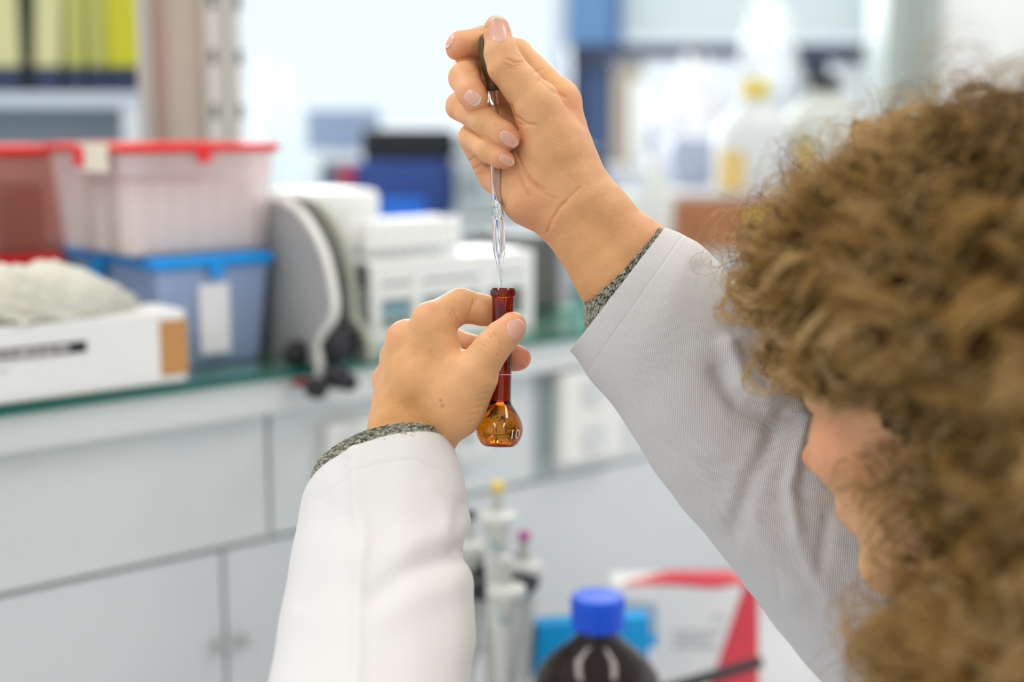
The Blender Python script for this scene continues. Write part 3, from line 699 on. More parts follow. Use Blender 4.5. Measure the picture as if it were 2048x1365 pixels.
# ------------------------------------------------------------------ things on the worktop in front
# pipette stand
M_pip = mat('pipette_grey', (.5, .51, .46), .35); M_pipw = mat('pipette_white', (.62, .63, .60), .35)
Dp = 1.32
pc = P(985, 1100, Dp); pc = np.array([pc[0], pc[1], BENCH + .0005])
st = thing('pipette_stand', 'black and grey carousel stand holding the pipettes', 'stand', pc)
def zpx(py, D=Dp): return P(1000, py, D)[2]
obj('base', MB().lathe(pc, zv, [(0, .045), (.01, .045), (.014, .04)], 40), mat('stand_grey', (.5, .52, .5), .4), st, smooth=True)
obj('pole', MB().lathe(pc + zv * .014, zv, [(0, .008), (zpx(1145) - BENCH - .014, .008)], 20), M_pip, st, smooth=True)
obj('carousel_ring', MB().lathe(np.array([pc[0], pc[1], zpx(1178)]), zv, [(0, .030), (.0, .041), (.003, .044), (.017, .044), (.020, .041), (.020, .030)], 40, False, False), M_black, st, smooth=True)
obj('carousel_hub', MB().lathe(np.array([pc[0], pc[1], zpx(1180)]), zv, [(0, .02), (.02, .02), (.024, .014)], 30), M_black, st, smooth=True)
def pipette(label, px, ytop, D, btn, parts=True):
    p = P(px, 1180, D); b0 = np.array([p[0], p[1], 0])
    Z = lambda y: P(px, y, D)[2]
    t = thing('pipette', label, 'pipette', np.array([p[0], p[1], Z(ytop + 420)]), 'pipettes in the stand')
    w = np.array([b0[0], b0[1], 0])
    obj('plunger', MB().lathe(w + zv * Z(ytop + 62), zv, [(0, .005), (Z(ytop + 12) - Z(ytop + 62), .005)], 16), M_pip, t, smooth=True)
    obj('plunger_button', MB().lathe(w + zv * Z(ytop + 16), zv, [(0, .006), (Z(ytop) - Z(ytop + 16) - .001, .006), (Z(ytop) - Z(ytop + 16), .004)], 16), btn, t, smooth=True)
    obj('grip', MB().lathe(w + zv * Z(ytop + 190), zv, [(0, .011), (Z(ytop + 150) - Z(ytop + 190), .013), (Z(ytop + 90) - Z(ytop + 190), .013), (Z(ytop + 80) - Z(ytop + 190), .018), (Z(ytop + 66) - Z(ytop + 190), .017), (Z(ytop + 60) - Z(ytop + 190), .009)], 28), M_pipw, t, smooth=True)
    obj('hook', MB().abox(w[0] - .005, w[0] + .005, w[1] - .022, w[1] - .012, Z(ytop + 120), Z(ytop + 84)), M_pip, t, bevel=.002)
    obj('colour_mark', MB().abox(w[0] - .006, w[0] + .005, w[1] - .0155, w[1] - .0105, Z(ytop + 128), Z(ytop + 106)), mat('mark_teal', (.05, .45, .5), .4), t, bevel=.001)
    obj('barrel', MB().lathe(w + zv * Z(ytop + 420), zv, [(0, .002), (Z(ytop + 330) - Z(ytop + 420), .004), (Z(ytop + 300) - Z(ytop + 420), .008), (Z(ytop + 190) - Z(ytop + 420), .011)], 24), M_pipw, t, smooth=True)
    return t
pipette('tall pipette with yellow button, tallest in the stand', 995, 955, Dp - .045, mat('btn_yellow', (.8, .6, .1), .4))
pipette('pipette with magenta button at the outer side of the stand', 1048, 1058, Dp + .0, mat('btn_magenta', (.5, .08, .32), .4))
pipette('pipette with dark button half hidden by the left sleeve', 940, 1015, Dp + .01, M_black)
pipette('lower pipette at the front of the stand with teal mark', 1012, 1108, Dp - .075, M_pipw)

# blue box, red-white carton, black strip
M_bluebox = mat('cyan_blue_card', (.0, .36, .8), .5)
q = P(1130, 1300, 1.36)
def yawbox(cx, cy, w, d, z0, z1, ang, mb=None):
    mb = mb or MB(); c, s = math.cos(ang), math.sin(ang); e1 = np.array([c, s, 0]); e2 = np.array([-s, c, 0])
    return mb.box(np.array([cx, cy, z0]) - e1 * w / 2, e1 * w, e2 * d, (0, 0, z1 - z0)), e1, e2
zt_ = P(1180, 1240, 1.33)[2]
mb, e1, e2 = yawbox(P(1188, 1300, 1.33)[0], P(1188, 1300, 1.33)[1], .108, .022, BENCH + .0005, P(1150, 1262, 1.3)[2], math.radians(12))
tag(obj('glove_box', mb, M_bluebox, bevel=.002), 'bright blue cardboard box behind the blue-capped bottle', 'box')
cy1 = P(1380, 1250, 1.5)
zc = P(1515, 1168, 1.46)[2]
M_redcard = mat('red_card', (.74, .06, .09), .5)
bw_ = P(1515, 1200, 1.46)[0] - P(1225, 1200, 1.46)[0]
bx0 = P(1225, 1200, 1.46); 
t = thing('kit_box', 'white cardboard kit box with red lid edge and red corner, behind the blue-capped bottle', 'box', (bx0[0] + bw_ / 2, bx0[1] + .06, BENCH))
mb = MB().abox(bx0[0], bx0[0] + bw_, bx0[1], bx0[1] + .043, BENCH + .0005, zc - .001)
obj('box_body', mb, M_carton, t, bevel=.001)
F = lambda px, py: (lambda r: C0 + r * ((bx0[1] - .0012) / r[1]))(ray(px, py))
Xk = lambda px: F(px, 1168)[0]
obj('lid_top', MB().prism([(Xk(1245), bx0[1] + .001, zc - .0009), (Xk(1516), bx0[1] + .001, zc - .0009), (Xk(1470), bx0[1] + .043, zc - .0009), (Xk(1350), bx0[1] + .043, zc - .0009)], (0, 0, .002)), M_redcard, t, label='red top flap of the box')
poly = [F(1490, 1170), F(1516, 1168), F(1518, 1390), F(1416, 1390), F(1432, 1340)]
obj('red_corner', MB().prism(poly, (0, .001, 0)), M_redcard, t, label='slanted red corner panel')
poly = [F(1300, 1165), F(1360, 1158), F(1490, 1164), F(1440, 1176), F(1420, 1177)]
obj('red_flap', MB().prism(poly, (0, .001, 0)), M_redcard, t, label='red flap along the top edge')
obj('blue_panel', MB().prism([F(1252, 1203), F(1314, 1210), F(1314, 1268), F(1252, 1258)], (0, .001, 0)), mat('panel_greyblue', (.38, .5, .6), .5), t, label='grey-blue printed panel')
obj('cyan_band', MB().prism([F(1252, 1260), F(1314, 1270), F(1314, 1295), F(1290, 1290), F(1252, 1275)], (0, .001, 0)), M_bluebox, t, label='bright blue printed band')
pm = MB()
for (ya, xa, xb) in ((1232, 1425, 1445), (1262, 1345, 1440), (1276, 1350, 1420), (1291, 1345, 1432)):
    x = xa
    while x < xb:
        w = random.uniform(8, 16); pm.prism([F(x, ya), F(x + w, ya), F(x + w, ya + 7), F(x, ya + 7)], (0, .001, 0)); x += w + 4
obj('print', pm, mat('print_grey2', (.55, .55, .57), .6), t)
sq0 = P(1330, 1372, 1.4); sq1 = P(1520, 1322, 1.45)
tag(obj('marker_pen', MB().tube([P(1290, 1392, 1.36), P(1520, 1325, 1.42)], [.006, .006], 16), M_black, smooth=True), 'black bar leaning across the lower front of the kit box', 'pen')

# brown reagent bottle with blue cap
Db = 1.2
bq = P(1195, 1300, Db); bq = np.array([bq[0], bq[1], BENCH + .0005])
t = thing('reagent_bottle', 'dark brown glass reagent bottle with ribbed blue screw cap', 'bottle', bq)
Zb = lambda y: P(1195, y, Db)[2] - BENCH
s_ = Db / FPX
cap_h0 = Zb(1252); cap_h1 = Zb(1186)
M_brownglass = mat('brown_glass', (.012, .004, .003), .05, var=0)
prof = [(0, 120 * s_), (.006, 133 * s_), (Zb(1410), 135 * s_), (Zb(1380), 131 * s_), (Zb(1350), 120 * s_), (Zb(1320), 98 * s_), (Zb(1300), 74 * s_), (Zb(1282), 52 * s_), (Zb(1268), 42 * s_), (Zb(1255), 40 * s_), (Zb(1240), 40 * s_)]
obj('bottle_body', MB().lathe(bq, zv, prof, 64), M_brownglass, t, smooth=True)
n = 160; cv = []; cf = []
rr = 54 * s_; pr = [(0, .97, 0), (.002, .99, 1), (cap_h1 - cap_h0 - .004, 1.0, 1), (cap_h1 - cap_h0 - .0015, .97, 0), (cap_h1 - cap_h0, .9, 0)]
for (h, k, rib) in pr:
    for j in range(n):
        q_ = 2 * math.pi * j / n; r_ = rr * k - (.0005 if (rib and (j // 2) % 2) else 0); cv.append(bq + np.array([math.cos(q_) * r_, math.sin(q_) * r_, cap_h0 + h]))
for i in range(len(pr) - 1):
    for j in range(n): cf.append((i * n + j, i * n + (j + 1) % n, (i + 1) * n + (j + 1) % n, (i + 1) * n + j))
cf.append(tuple((len(pr) - 1) * n + j for j in range(n))); cf.append(tuple(range(n))[::-1])
obj('bottle_cap', MB().add(cv, cf), mat('cap_blue', (.0, .085, .72), .38), t, smooth=True, label='blue ribbed screw cap')

# ------------------------------------------------------------------ the person: distance fields, surface nets
def smin(a, b, k):
    h = np.maximum(k - np.abs(a - b), 0) / k
    return np.minimum(a, b) - h * h * k * 0.25
def cone(p, a, b, r1, r2):
    ba = b - a; h = np.clip(((p - a) @ ba) / max(ba @ ba, 1e-9), 0, 1)
    d = p - a - h[:, None] * ba
    return np.sqrt((d * d).sum(1)) - (r1 + (r2 - r1) * h)
def ell(p, c, axes, rad):
    q = ((p - c) @ np.array(axes).T) / np.array(rad)
    k0 = np.sqrt((q * q).sum(1)); q2 = q / np.array(rad); k1 = np.sqrt((q2 * q2).sum(1))
    return k0 * (k0 - 1) / np.maximum(k1, 1e-9)
EYE3 = np.eye(3)
class Limb:
    def __init__(s, palm, fingers, kp=8.0, extra=()):
        s.palm = palm; s.f = fingers; s.kp = kp; s.extra = extra
    def __call__(s, p):
        D = None
        for q in s.palm:
            d = cone(p, *q); D = d if D is None else smin(D, d, s.kp)
        for (c, rad) in s.extra: D = smin(D, ell(p, c, EYE3, rad), 9.0)
        for (js, kroot) in s.f:
            D = smin(D, cone(p, js[0][0], js[1][0], js[0][1], js[1][1]), kroot)
        for (js, kroot) in s.f:
            F = None
            for i in range(len(js) - 1):
                d = cone(p, js[i][0], js[i + 1][0], js[i][1], js[i + 1][1]); F = d if F is None else smin(F, d, 2.0)
            D = smin(D, F, 0.9)
        return D
def nets(fn, lo, hi, h):
    n = [int(math.ceil((hi[i] - lo[i]) / h)) + 1 for i in range(3)]
    ax = [lo[i] + h * np.arange(n[i]) for i in range(3)]
    Y, Z = np.meshgrid(ax[1], ax[2], indexing='ij'); yz = np.stack([Y.ravel(), Z.ravel()], 1)
    D = np.empty(n, np.float32); st = max(1, 400000 // len(yz))
    for i in range(0, n[0], st):
        xs = ax[0][i:i + st]
        p = np.concatenate([np.repeat(xs, len(yz))[:, None], np.tile(yz, (len(xs), 1))], 1)
        D[i:i + st] = fn(p).reshape(len(xs), n[1], n[2])
    s = D < 0
    cs = np.zeros([q - 1 for q in n], np.int8)
    offs = [(a, b, c) for a in (0, 1) for b in (0, 1) for c in (0, 1)]
    for (a, b, c) in offs: cs += s[a:n[0] - 1 + a, b:n[1] - 1 + b, c:n[2] - 1 + c]
    act = (cs > 0) & (cs < 8); idx = np.argwhere(act); ids = -np.ones(act.shape, np.int64); ids[act] = np.arange(len(idx))
    val = {o: D[idx[:, 0] + o[0], idx[:, 1] + o[1], idx[:, 2] + o[2]] for o in offs}
    acc = np.zeros((len(idx), 3)); cnt = np.zeros(len(idx))
    for o in offs:
        for k in range(3):
            if o[k]: continue
            o2 = list(o); o2[k] = 1; o2 = tuple(o2); a, b = val[o], val[o2]; m = (a < 0) != (b < 0)
            t = np.where(m, a / np.where(m, a - b, 1), 0); pt = np.tile(np.array(o, float), (len(idx), 1)); pt[:, k] = t
            acc += pt * m[:, None]; cnt += m
    V = np.array(lo) + h * (idx + acc / cnt[:, None])
    quads = []
    for k in range(3):
        sl0 = [slice(None)] * 3; sl1 = [slice(None)] * 3; sl0[k] = slice(0, n[k] - 1); sl1[k] = slice(1, n[k])
        A = s[tuple(sl0)]; B = s[tuple(sl1)]; e = np.argwhere(A != B); sign = A[tuple(e.T)]
        u, w = (k + 1) % 3, (k + 2) % 3
        ok = (e[:, u] > 0) & (e[:, w] > 0) & (e[:, u] < n[u] - 1) & (e[:, w] < n[w] - 1); e = e[ok]; sign = sign[ok]
        def g(du, dw):
            q = e.copy(); q[:, u] -= du; q[:, w] -= dw; return ids[q[:, 0], q[:, 1], q[:, 2]]
        q = np.stack([g(1, 1), g(0, 1), g(0, 0), g(1, 0)], 1); q[~sign] = q[~sign][:, ::-1]; quads.append(q)
    return V, np.concatenate(quads)
def grad(fn, p, e=0.25):
    g = np.empty_like(p)
    for k in range(3):
        d = np.zeros(3); d[k] = e; g[:, k] = fn(p + d) - fn(p - d)
    return g / np.maximum(np.linalg.norm(g, axis=1, keepdims=True), 1e-9)
def snap(fn, p, it=2):
    for _ in range(it):
        g = grad(fn, p); p = p - g * np.clip(fn(p), -1.5, 1.5)[:, None]
    return p
def subdiv(V, Q):
    E = np.concatenate([np.stack([Q[:, i], Q[:, (i + 1) % 4]], 1) for i in range(4)]); Es = np.sort(E, 1)
    key = Es[:, 0] * (len(V) + 1) + Es[:, 1]; uk, inv = np.unique(key, return_inverse=True)
    a = uk // (len(V) + 1); b = uk % (len(V) + 1); mid = (V[a] + V[b]) / 2; cen = V[Q].mean(1)
    nV = len(V); nE = len(mid); nQ = len(Q); ei = inv.reshape(4, nQ) + nV; ci = np.arange(nQ) + nV + nE; out = []
    for i in range(4): out.append(np.stack([Q[:, i], ei[i], ci, ei[(i - 1) % 4]], 1))
    return np.concatenate([V, mid, cen]), np.concatenate(out)
def polydist(px, line):
    line = np.array(line, float); D = np.full(len(px), 1e9)
    for i in range(len(line) - 1):
        a, b = line[i], line[i + 1]; ba = b - a; h = np.clip(((px - a) @ ba) / max(ba @ ba, 1e-9), 0, 1)
        D = np.minimum(D, np.linalg.norm(px - a - h[:, None] * ba, axis=1))
    return D
def J(px, py, z, r): return (K(px, py, z), r)

# ---- right hand, holding the dropper
def cn(a, b): return (a[0], b[0], a[1], b[1])
r_wr = J(1168, 428, 12, 17)
RH_palm = [
    cn(J(1138, 444, 8, 17), J(1223, 559, 10, 18.5)), cn(J(1223, 559, 10, 18.5), J(1320, 690, 22, 24)),
    cn(J(1197, 422, 10, 16), J(1279, 506, 12, 18)), cn(J(1279, 506, 12, 18), J(1420, 640, 22, 26)),
    cn(J(1150, 350, 12, 13), J(1197, 422, 10, 16)),
    cn(J(1160, 400, 12, 16), J(1117, 203, 16, 12)), cn(J(1160, 400, 14, 16), J(1080, 225, 26, 11)),
    cn(J(1150, 410, 16, 16), J(1040, 275, 28, 10.5)), cn(J(1140, 420, 14, 16), J(1004, 345, 24, 10)),
    cn(J(1112, 420, 6, 15), J(1060, 396, 6, 14.5)), cn(J(1060, 396, 6, 14.5), J(1014, 360, 12, 11.5)),
    cn(J(1155, 395, 4, 15), J(1105, 290, -1, 14.5)), cn(J(1105, 290, -1, 14.5), J(1074, 210, -9, 12)),
]
RH_f = [
    ([J(1117, 203, 16, 12), J(1032, 112, 20, 9.6), J(968, 84, 15, 9.0), J(922, 90, 9, 7.6), J(914, 97, 8, 6.6)], 5),
    ([J(1080, 225, 28, 11), J(938, 138, 22, 9), J(929, 156, 2, 8.7), J(941, 185, -9, 7.9), J(950, 197, -11, 7.3)], 5),
    ([J(1040, 275, 30, 10.5), J(920, 212, 10, 7.9), J(968, 241, -7, 7.6), J(1006, 269, -10, 7.2), J(1017, 277, -10, 6.6)], 5),
    ([J(990, 352, 20, 9.5), J(942, 275, 9, 6.9), J(975, 300, -6, 6.5), J(1000, 315, -9, 5.8), J(1012, 321, -9, 5.0)], 5),
    ([J(1105, 290, -1, 14.5), J(1070, 206, -9, 12.0), J(1011, 132, -13, 10.2), J(1002, 105, -13, 9.3), J(994, 62, -11, 7.2), J(993, 55, -11, 6.6)], 7),
]
RH = Limb(RH_palm, RH_f, 8.0, [(K(1100, 330, 6), (24, 26, 14))])
# ---- left hand, holding the flask
LH_palm = [
    cn(J(784, 868, 2, 13.0), J(772, 985, -18, 16)), cn(J(772, 985, -18, 16), J(760, 1180, -48, 21)),
    cn(J(856, 872, 0, 12.5), J(842, 990, -18, 16)), cn(J(842, 990, -18, 16), J(845, 1180, -50, 21)),
    cn(J(820, 870, 0, 13), J(806, 990, -22, 17)),
    cn(J(820, 850, 4, 14), J(863, 645, 0, 10.6)), cn(J(812, 850, 6, 14), J(813, 682, 10, 11)),
    cn(J(800, 850, 8, 13), J(800, 717, 21, 10.8)), cn(J(786, 860, 10, 13), J(781, 760, 30, 9.8)),
    cn(J(882, 862, -1, 11.5), J(912, 815, -5, 14)), cn(J(912, 815, -5, 14), J(946, 750, -11, 12.6)),
    cn(J(872, 665, -1, 10.5), J(900, 770, -3, 13)),
    cn(J(840, 760, 0, 14), J(890, 800, -2, 14)),
]
LH_f = [
    ([J(863, 645, 0, 10.6), J(921, 612, 13, 9.8), J(968, 621, 15, 8.7), J(993, 627, 15, 7.8)], 5),
    ([J(813, 682, 11, 11), J(905, 688, 40, 9), J(975, 706, 27, 8), J(1028, 716, 13, 7.3), J(1037, 717, 12, 7.0)], 5),
    ([J(800, 717, 22, 10.5), J(872, 745, 58, 8.8), J(930, 768, 50, 8), J(955, 778, 40, 7.2)], 5),
    ([J(781, 760, 32, 9.6), J(842, 802, 66, 7.8), J(890, 822, 60, 7), J(910, 828, 52, 6)], 5),
    ([J(912, 815, -5, 14), J(946, 750, -12, 12.4), J(984, 696, -16, 9.9), J(1004, 674, -16, 9.2), J(1022, 656, -14.5, 7.8), J(1026, 651, -14, 7.2)], 7),
]
LH = Limb(LH_palm, LH_f, 8.0, ())

# creases: (polyline px, depth mm, width px) pressed into the surface facing the camera
RH_cr = [
    ([(1014, 118), (1030, 126), (1044, 124)], .55, 2.0), ([(1008, 128), (1022, 134), (1040, 130)], .45, 2.0), ([(1012, 137), (1030, 139)], .35, 2),
    ([(1028, 108), (1040, 114)], .3, 2),
    ([(1022, 211), (1030, 232), (1052, 248), (1070, 250)], .9, 3), ([(1024, 228), (1036, 246), (1048, 252)], .5, 2.5),
    ([(1030, 300), (1042, 330), (1062, 360), (1090, 380)], .8, 3), ([(1038, 345), (1048, 372), (1060, 392)], .8, 3), ([(1058, 352), (1085, 385), (1110, 398)], .6, 3),
    ([(1094, 466), (1104, 440), (1120, 415), (1132, 404)], .8, 3), ([(1160, 375), (1135, 400), (1120, 412)], .4, 3),
    ([(1006, 420), (1012, 396), (1010, 372)], .6, 3), ([(937, 322), (952, 314)], .7, 2.5), ([(944, 340), (962, 330), (976, 330)], .9, 2.5), ([(952, 350), (970, 348)], .5, 2.5),
    ([(900, 232), (925, 253), (958, 272), (985, 288)], .3, 2), ([(1070, 145), (1084, 138)], .4, 2.5), ([(1080, 160), (1100, 180), (1130, 195)], .5, 4),
    ([(975, 55), (960, 62)], .5, 2.2), ([(940, 143), (952, 142)], .3, 3), ([(1002, 262), (1008, 258)], .3, 2),
]
LH_cr = [
    ([(988, 668), (998, 680), (1004, 694)], .5, 2.0), ([(980, 674), (990, 690), (1004, 706)], .5, 2.0), ([(970, 682), (980, 690), (998, 712)], .45, 2.0),
    ([(962, 690), (974, 696), (986, 706)], .3, 2), ([(976, 668), (984, 676)], .3, 2),
    ([(908, 620), (915, 635), (919, 650)], .5, 2.5), ([(902, 628), (912, 646), (917, 668)], .4, 2.5), ([(948, 600), (944, 616), (938, 634)], .5, 2.5), ([(953, 600), (950, 620)], .3, 2.0),
]
for i in range(7): LH_cr.append(([(985 - i * 7, 772 + i * 14), (968 - i * 8, 776 + i * 14)], .25, 2.2))
def in_view_front(p, nrm):
    return ((nrm * p).sum(1) < 0)
def build_limb(fn, lo, hi, h, creases):
    V, Q = nets(fn, lo, hi, h); V = snap(fn, V, 2); V, Q = subdiv(V, Q); V = snap(fn, V, 1)
    N = grad(fn, V); px = cam2px(V); fr = in_view_front(V, N)
    d = np.zeros(len(V))
    for (ln, dep, w) in creases:
        ll = np.array(ln, float); b0 = ll.min(0) - 4 * w; b1 = ll.max(0) + 4 * w
        m = np.where(fr & (px[:, 0] > b0[0]) & (px[:, 0] < b1[0]) & (px[:, 1] > b0[1]) & (px[:, 1] < b1[1]))[0]
        if len(m): d[m] += 1.25 * dep * np.exp(-(polydist(px[m], ln) / w) ** 2)
    # low, soft unevenness of flesh
    d += .18 * np.sin(V[:, 0] * .31 + V[:, 1] * .17) * np.sin(V[:, 1] * .27 - V[:, 2] * .21)
    V = V - N * np.minimum(d, 1.4)[:, None]
    return V, Q, px, fr
hv = 1.15
V1, Q1, px1, fr1 = build_limb(RH, K(885, 20, 0) * [1, 1, 0] + [-8, -6, 765], K(1440, 700, 0) * [1, 1, 0] + [6, 6, 868], hv, RH_cr)
V2, Q2, px2, fr2 = build_limb(LH, K(700, 560, 0) * [1, 1, 0] + [-8, -6, 700], K(1075, 1180, 0) * [1, 1, 0] + [4, 10, 885], hv, LH_cr)

# ---- head and torso (head frame: F forward, U up, L towards the camera)
yaw = math.radians(47); pit = math.radians(-10)
Fh = np.array([-math.cos(yaw) * math.cos(pit), -math.sin(pit), math.sin(yaw) * math.cos(pit)])
Lh = np.array([-math.sin(yaw), 0, -math.cos(yaw)]); Uh = np.cross(Lh, Fh); Uh *= -np.sign(Uh[1]) if Uh[1] > 0 else 1
Uh /= np.linalg.norm(Uh)
nose_tip = K(1630, 918, -62)
HO = nose_tip - Fh * 112 + Uh * 32
def Hd(f, u, l): return HO + Fh * f + Uh * u + Lh * l
AX = [Fh, Uh, Lh]
TR_c = Hd(-45, -260, 0)
def head_fn(p):
    D = ell(p, Hd(-4, 28, 0), AX, (98, 88, 75))
    D = smin(D, ell(p, Hd(30, -28, 0), AX, (62, 80, 58)), 18)
    for s in (-1, 1):
        D = smin(D, cone(p, Hd(2, -50, 52 * s), Hd(71, -88, 11 * s), 16, 12), 16)
        D = smin(D, ell(p, Hd(62, -30, 36 * s), AX, (22, 20, 22)), 16)
        D = smin(D, cone(p, Hd(86, 14, 10 * s), Hd(76, 16, 42 * s), 7, 7), 8)
        e = ell(p, Hd(88, -2, 32 * s), AX, (13, 11, 17)); D = -smin(-D, e, 6)
        D = smin(D, ell(p, Hd(74, -2, 32 * s), AX, (14, 13, 14)), 2.5)
        D = smin(D, ell(p, Hd(-12, -18, 76 * s), AX, (16, 30, 6)), 4)
        D = smin(D, ell(p, Hd(99, -37, 8.5 * s), AX, (9, 6.5, 6)), 4)
    D = smin(D, cone(p, Hd(87, 4, 0), Hd(106, -30, 0), 6.5, 8), 7)
    D = smin(D, ell(p, Hd(109, -31, 0), AX, (9, 7.5, 8.5)), 5)
    D = smin(D, cone(p, Hd(80, -58, -16), Hd(80, -58, 16), 9, 9), 12)
    D = smin(D, cone(p, Hd(87, -57, -13), Hd(87, -57, 13), 4.5, 4.5), 5)
    D = smin(D, cone(p, Hd(85, -61, -20), Hd(85, -61, 20), 4, 4), 2.5)
    D = smin(D, cone(p, Hd(85, -67, -13), Hd(85, -67, 13), 4.5, 4.5), 3.5)
    D = smin(D, ell(p, Hd(77, -91, 0), AX, (10, 12, 15)), 10)
    D = smin(D, cone(p, Hd(-18, -50, 0), Hd(-38, -190, 0), 54, 56), 22)
    return D
hl = np.array([Hd(f, u, l) for f in (-125, 140) for u in (-190, 135) for l in (-95, 95)])
V3, Q3 = nets(head_fn, hl.min(0), hl.max(0), 3.0); V3 = snap(head_fn, V3, 2); V3, Q3 = subdiv(V3, Q3); V3 = snap(head_fn, V3, 1)
px3 = cam2px(V3)
# torso frame in camera space: shoulders
shR = K(1960, 1250, 70); neckb = Hd(-38, -175, 0)
shL = neckb + (neckb - shR) * np.array([1, .6, 1]) * .95
down = np.array([0, math.cos(PITCH), math.sin(PITCH)])
hipc = (shR + shL) / 2 + down * 430
elbR = None
def torso_fn(p):
    D = cone(p, shR + down * 20, shL + down * 20, 48, 48)
    D = smin(D, cone(p, neckb, neckb + down * 90, 55, 80), 40)
    D = smin(D, cone(p, (shR * .72 + shL * .28) + down * 90, (shR * .7 + shL * .3) + down * 420, 82, 88), 50)
    D = smin(D, cone(p, (shR * .28 + shL * .72) + down * 90, (shR * .3 + shL * .7) + down * 420, 82, 88), 50)
    # upper arms joining the forearms inside the sleeves
    D = smin(D, cone(p, shR + down * 10, K(1640, 930, 45), 44, 34), 30)
    D = smin(D, cone(p, K(1640, 930, 45), K(1400, 640, 24), 34, 30), 20)
    D = smin(D, cone(p, shL + down * 10, K(1775, 1840, -243), 42, 42), 30)
    D = smin(D, cone(p, K(1775, 1840, -243), K(1100, 1710, -212), 42, 36), 20)
    D = smin(D, cone(p, K(1100, 1710, -212), K(775, 1570, -150), 34, 27), 12)
    D = smin(D, cone(p, K(775, 1570, -150), K(802, 1180, -42), 27, 21), 12)
    return D
tl = np.array([shR, shL, hipc, K(800, 1660, -200), K(1400, 640, 24), K(805, 1180, -72)])
V4, Q4 = nets(torso_fn, tl.min(0) - 100, tl.max(0) + 100, 8.0); V4 = snap(torso_fn, V4, 2); px4 = cam2px(V4)

VV = [V1, V2, V3, V4]; QQ = []; off = 0
for v, q in zip(VV, (Q1, Q2, Q3, Q4)): QQ.append(q + off); off += len(v)
BV = np.concatenate(VV); BQ = np.concatenate(QQ)
# skin colour of its own: rosier finger ends, knuckles and nose; freckles
base_c = np.array([0.80, 0.435, 0.21]); rosy = np.array([0.74, 0.27, 0.17]); tan_ = np.array([0.66, 0.32, 0.10])
print('SHL', cam2px(shL[None]), shL, 'neck', cam2px(neckb[None]), neckb)
wr = np.zeros(len(BV)); wt = np.zeros(len(BV))
for (c, r_, w) in [(K(993, 50, -11), 11, .7), (K(910, 98, 8), 10, .8), (K(948, 195, -11), 9, .7), (K(1016, 276, -11), 9, .8), (K(1010, 320, -9), 8, .9), (K(925, 165, -5), 8, .4),
                   (K(1030, 655, -16), 10, .6), (K(1043, 718, 6), 12, .9), (K(1060, 430, 0), 18, .45), (K(1150, 240, 5), 18, .4), (K(845, 612, -8), 11, .25), (K(785, 655, 2), 11, .25),
                   (K(748, 745, 20), 9, .4), (K(1020, 128, -22), 8, .25), (nose_tip, 14, .9), (Hd(62, -30, 48), 22, .5), (Hd(92, -63, 0), 16, .9), (K(1310, 470, 0), 14, .4), (K(960, 335, 5), 14, .35)]:
    d2 = ((BV - c) ** 2).sum(1); wr = np.maximum(wr, w * np.exp(-d2 / (r_ * r_)))
for (c, r_, w) in [(K(800, 830, -12), 26, .8), (K(840, 700, -10), 18, .5), (K(790, 760, -6), 20, .6), (K(1230, 520, -8), 30, .35)]:
    d2 = ((BV - c) ** 2).sum(1); wt = np.maximum(wt, w * np.exp(-d2 / (r_ * r_)))
SC_ = base_c[None] * (1 - wr[:, None]) + rosy[None] * wr[:, None]
SC_ = SC_ * (1 - wt[:, None]) + tan_[None] * wt[:, None]
pxa = cam2px(BV)
for (x, y, r_, w) in [(881, 801, 3.2, .6), (885, 812, 3.4, .65), (861, 701, 2.5, .35), (866, 712, 2, .25), (806, 800, 8, .2), (820, 798, 6, .15), (846, 764, 3, .2), (992, 250, 2, .55)]:
    d2 = ((pxa - [x, y]) ** 2).sum(1); k = w * np.exp(-d2 / (r_ * r_)) * (np.abs(BV[:, 2] - 790) < 30)
    SC_ = SC_ * (1 - k[:, None]) + np.array([.35, .13, .05]) * k[:, None]

M_skin = bpy.data.materials.new('skin'); M_skin.use_nodes = True; nt = M_skin.node_tree; b = nt.nodes['Principled BSDF']
at = nt.nodes.new('ShaderNodeAttribute'); at.attribute_name = 'skin_tone'
tc = nt.nodes.new('ShaderNodeTexCoord')
n1 = nt.nodes.new('ShaderNodeTexNoise'); n1.inputs['Scale'].default_value = 130; n1.inputs['Detail'].default_value = 4
nt.links.new(tc.outputs['Object'], n1.inputs['Vector'])
mr = nt.nodes.new('ShaderNodeMapRange'); mr.inputs['To Min'].default_value = .88; mr.inputs['To Max'].default_value = 1.1; nt.links.new(n1.outputs['Fac'], mr.inputs['Value'])
sc_ = nt.nodes.new('ShaderNodeVectorMath'); sc_.operation = 'SCALE'; nt.links.new(at.outputs['Color'], sc_.inputs[0]); nt.links.new(mr.outputs[0], sc_.inputs['Scale'])
nt.links.new(sc_.outputs[0], b.inputs['Base Color'])
b.inputs['Roughness'].default_value = .48; b.inputs['Specular IOR Level'].default_value = .4
b.inputs['Subsurface Weight'].default_value = .25; b.inputs['Subsurface Radius'].default_value = (1, .35, .18); b.inputs['Subsurface Scale'].default_value = .006
vo = nt.nodes.new('ShaderNodeTexVoronoi'); vo.inputs['Scale'].default_value = 1100; nt.links.new(tc.outputs['Object'], vo.inputs['Vector'])
n3 = nt.nodes.new('ShaderNodeTexNoise'); n3.inputs['Scale'].default_value = 420; n3.inputs['Detail'].default_value = 5
nt.links.new(tc.outputs['Object'], n3.inputs['Vector'])
ad = nt.nodes.new('ShaderNodeMath'); ad.operation = 'ADD'; nt.links.new(vo.outputs['Distance'], ad.inputs[0]); nt.links.new(n3.outputs['Fac'], ad.inputs[1])
bp = nt.nodes.new('ShaderNodeBump'); bp.inputs['Strength'].default_value = .38; bp.inputs['Distance'].default_value = .0004
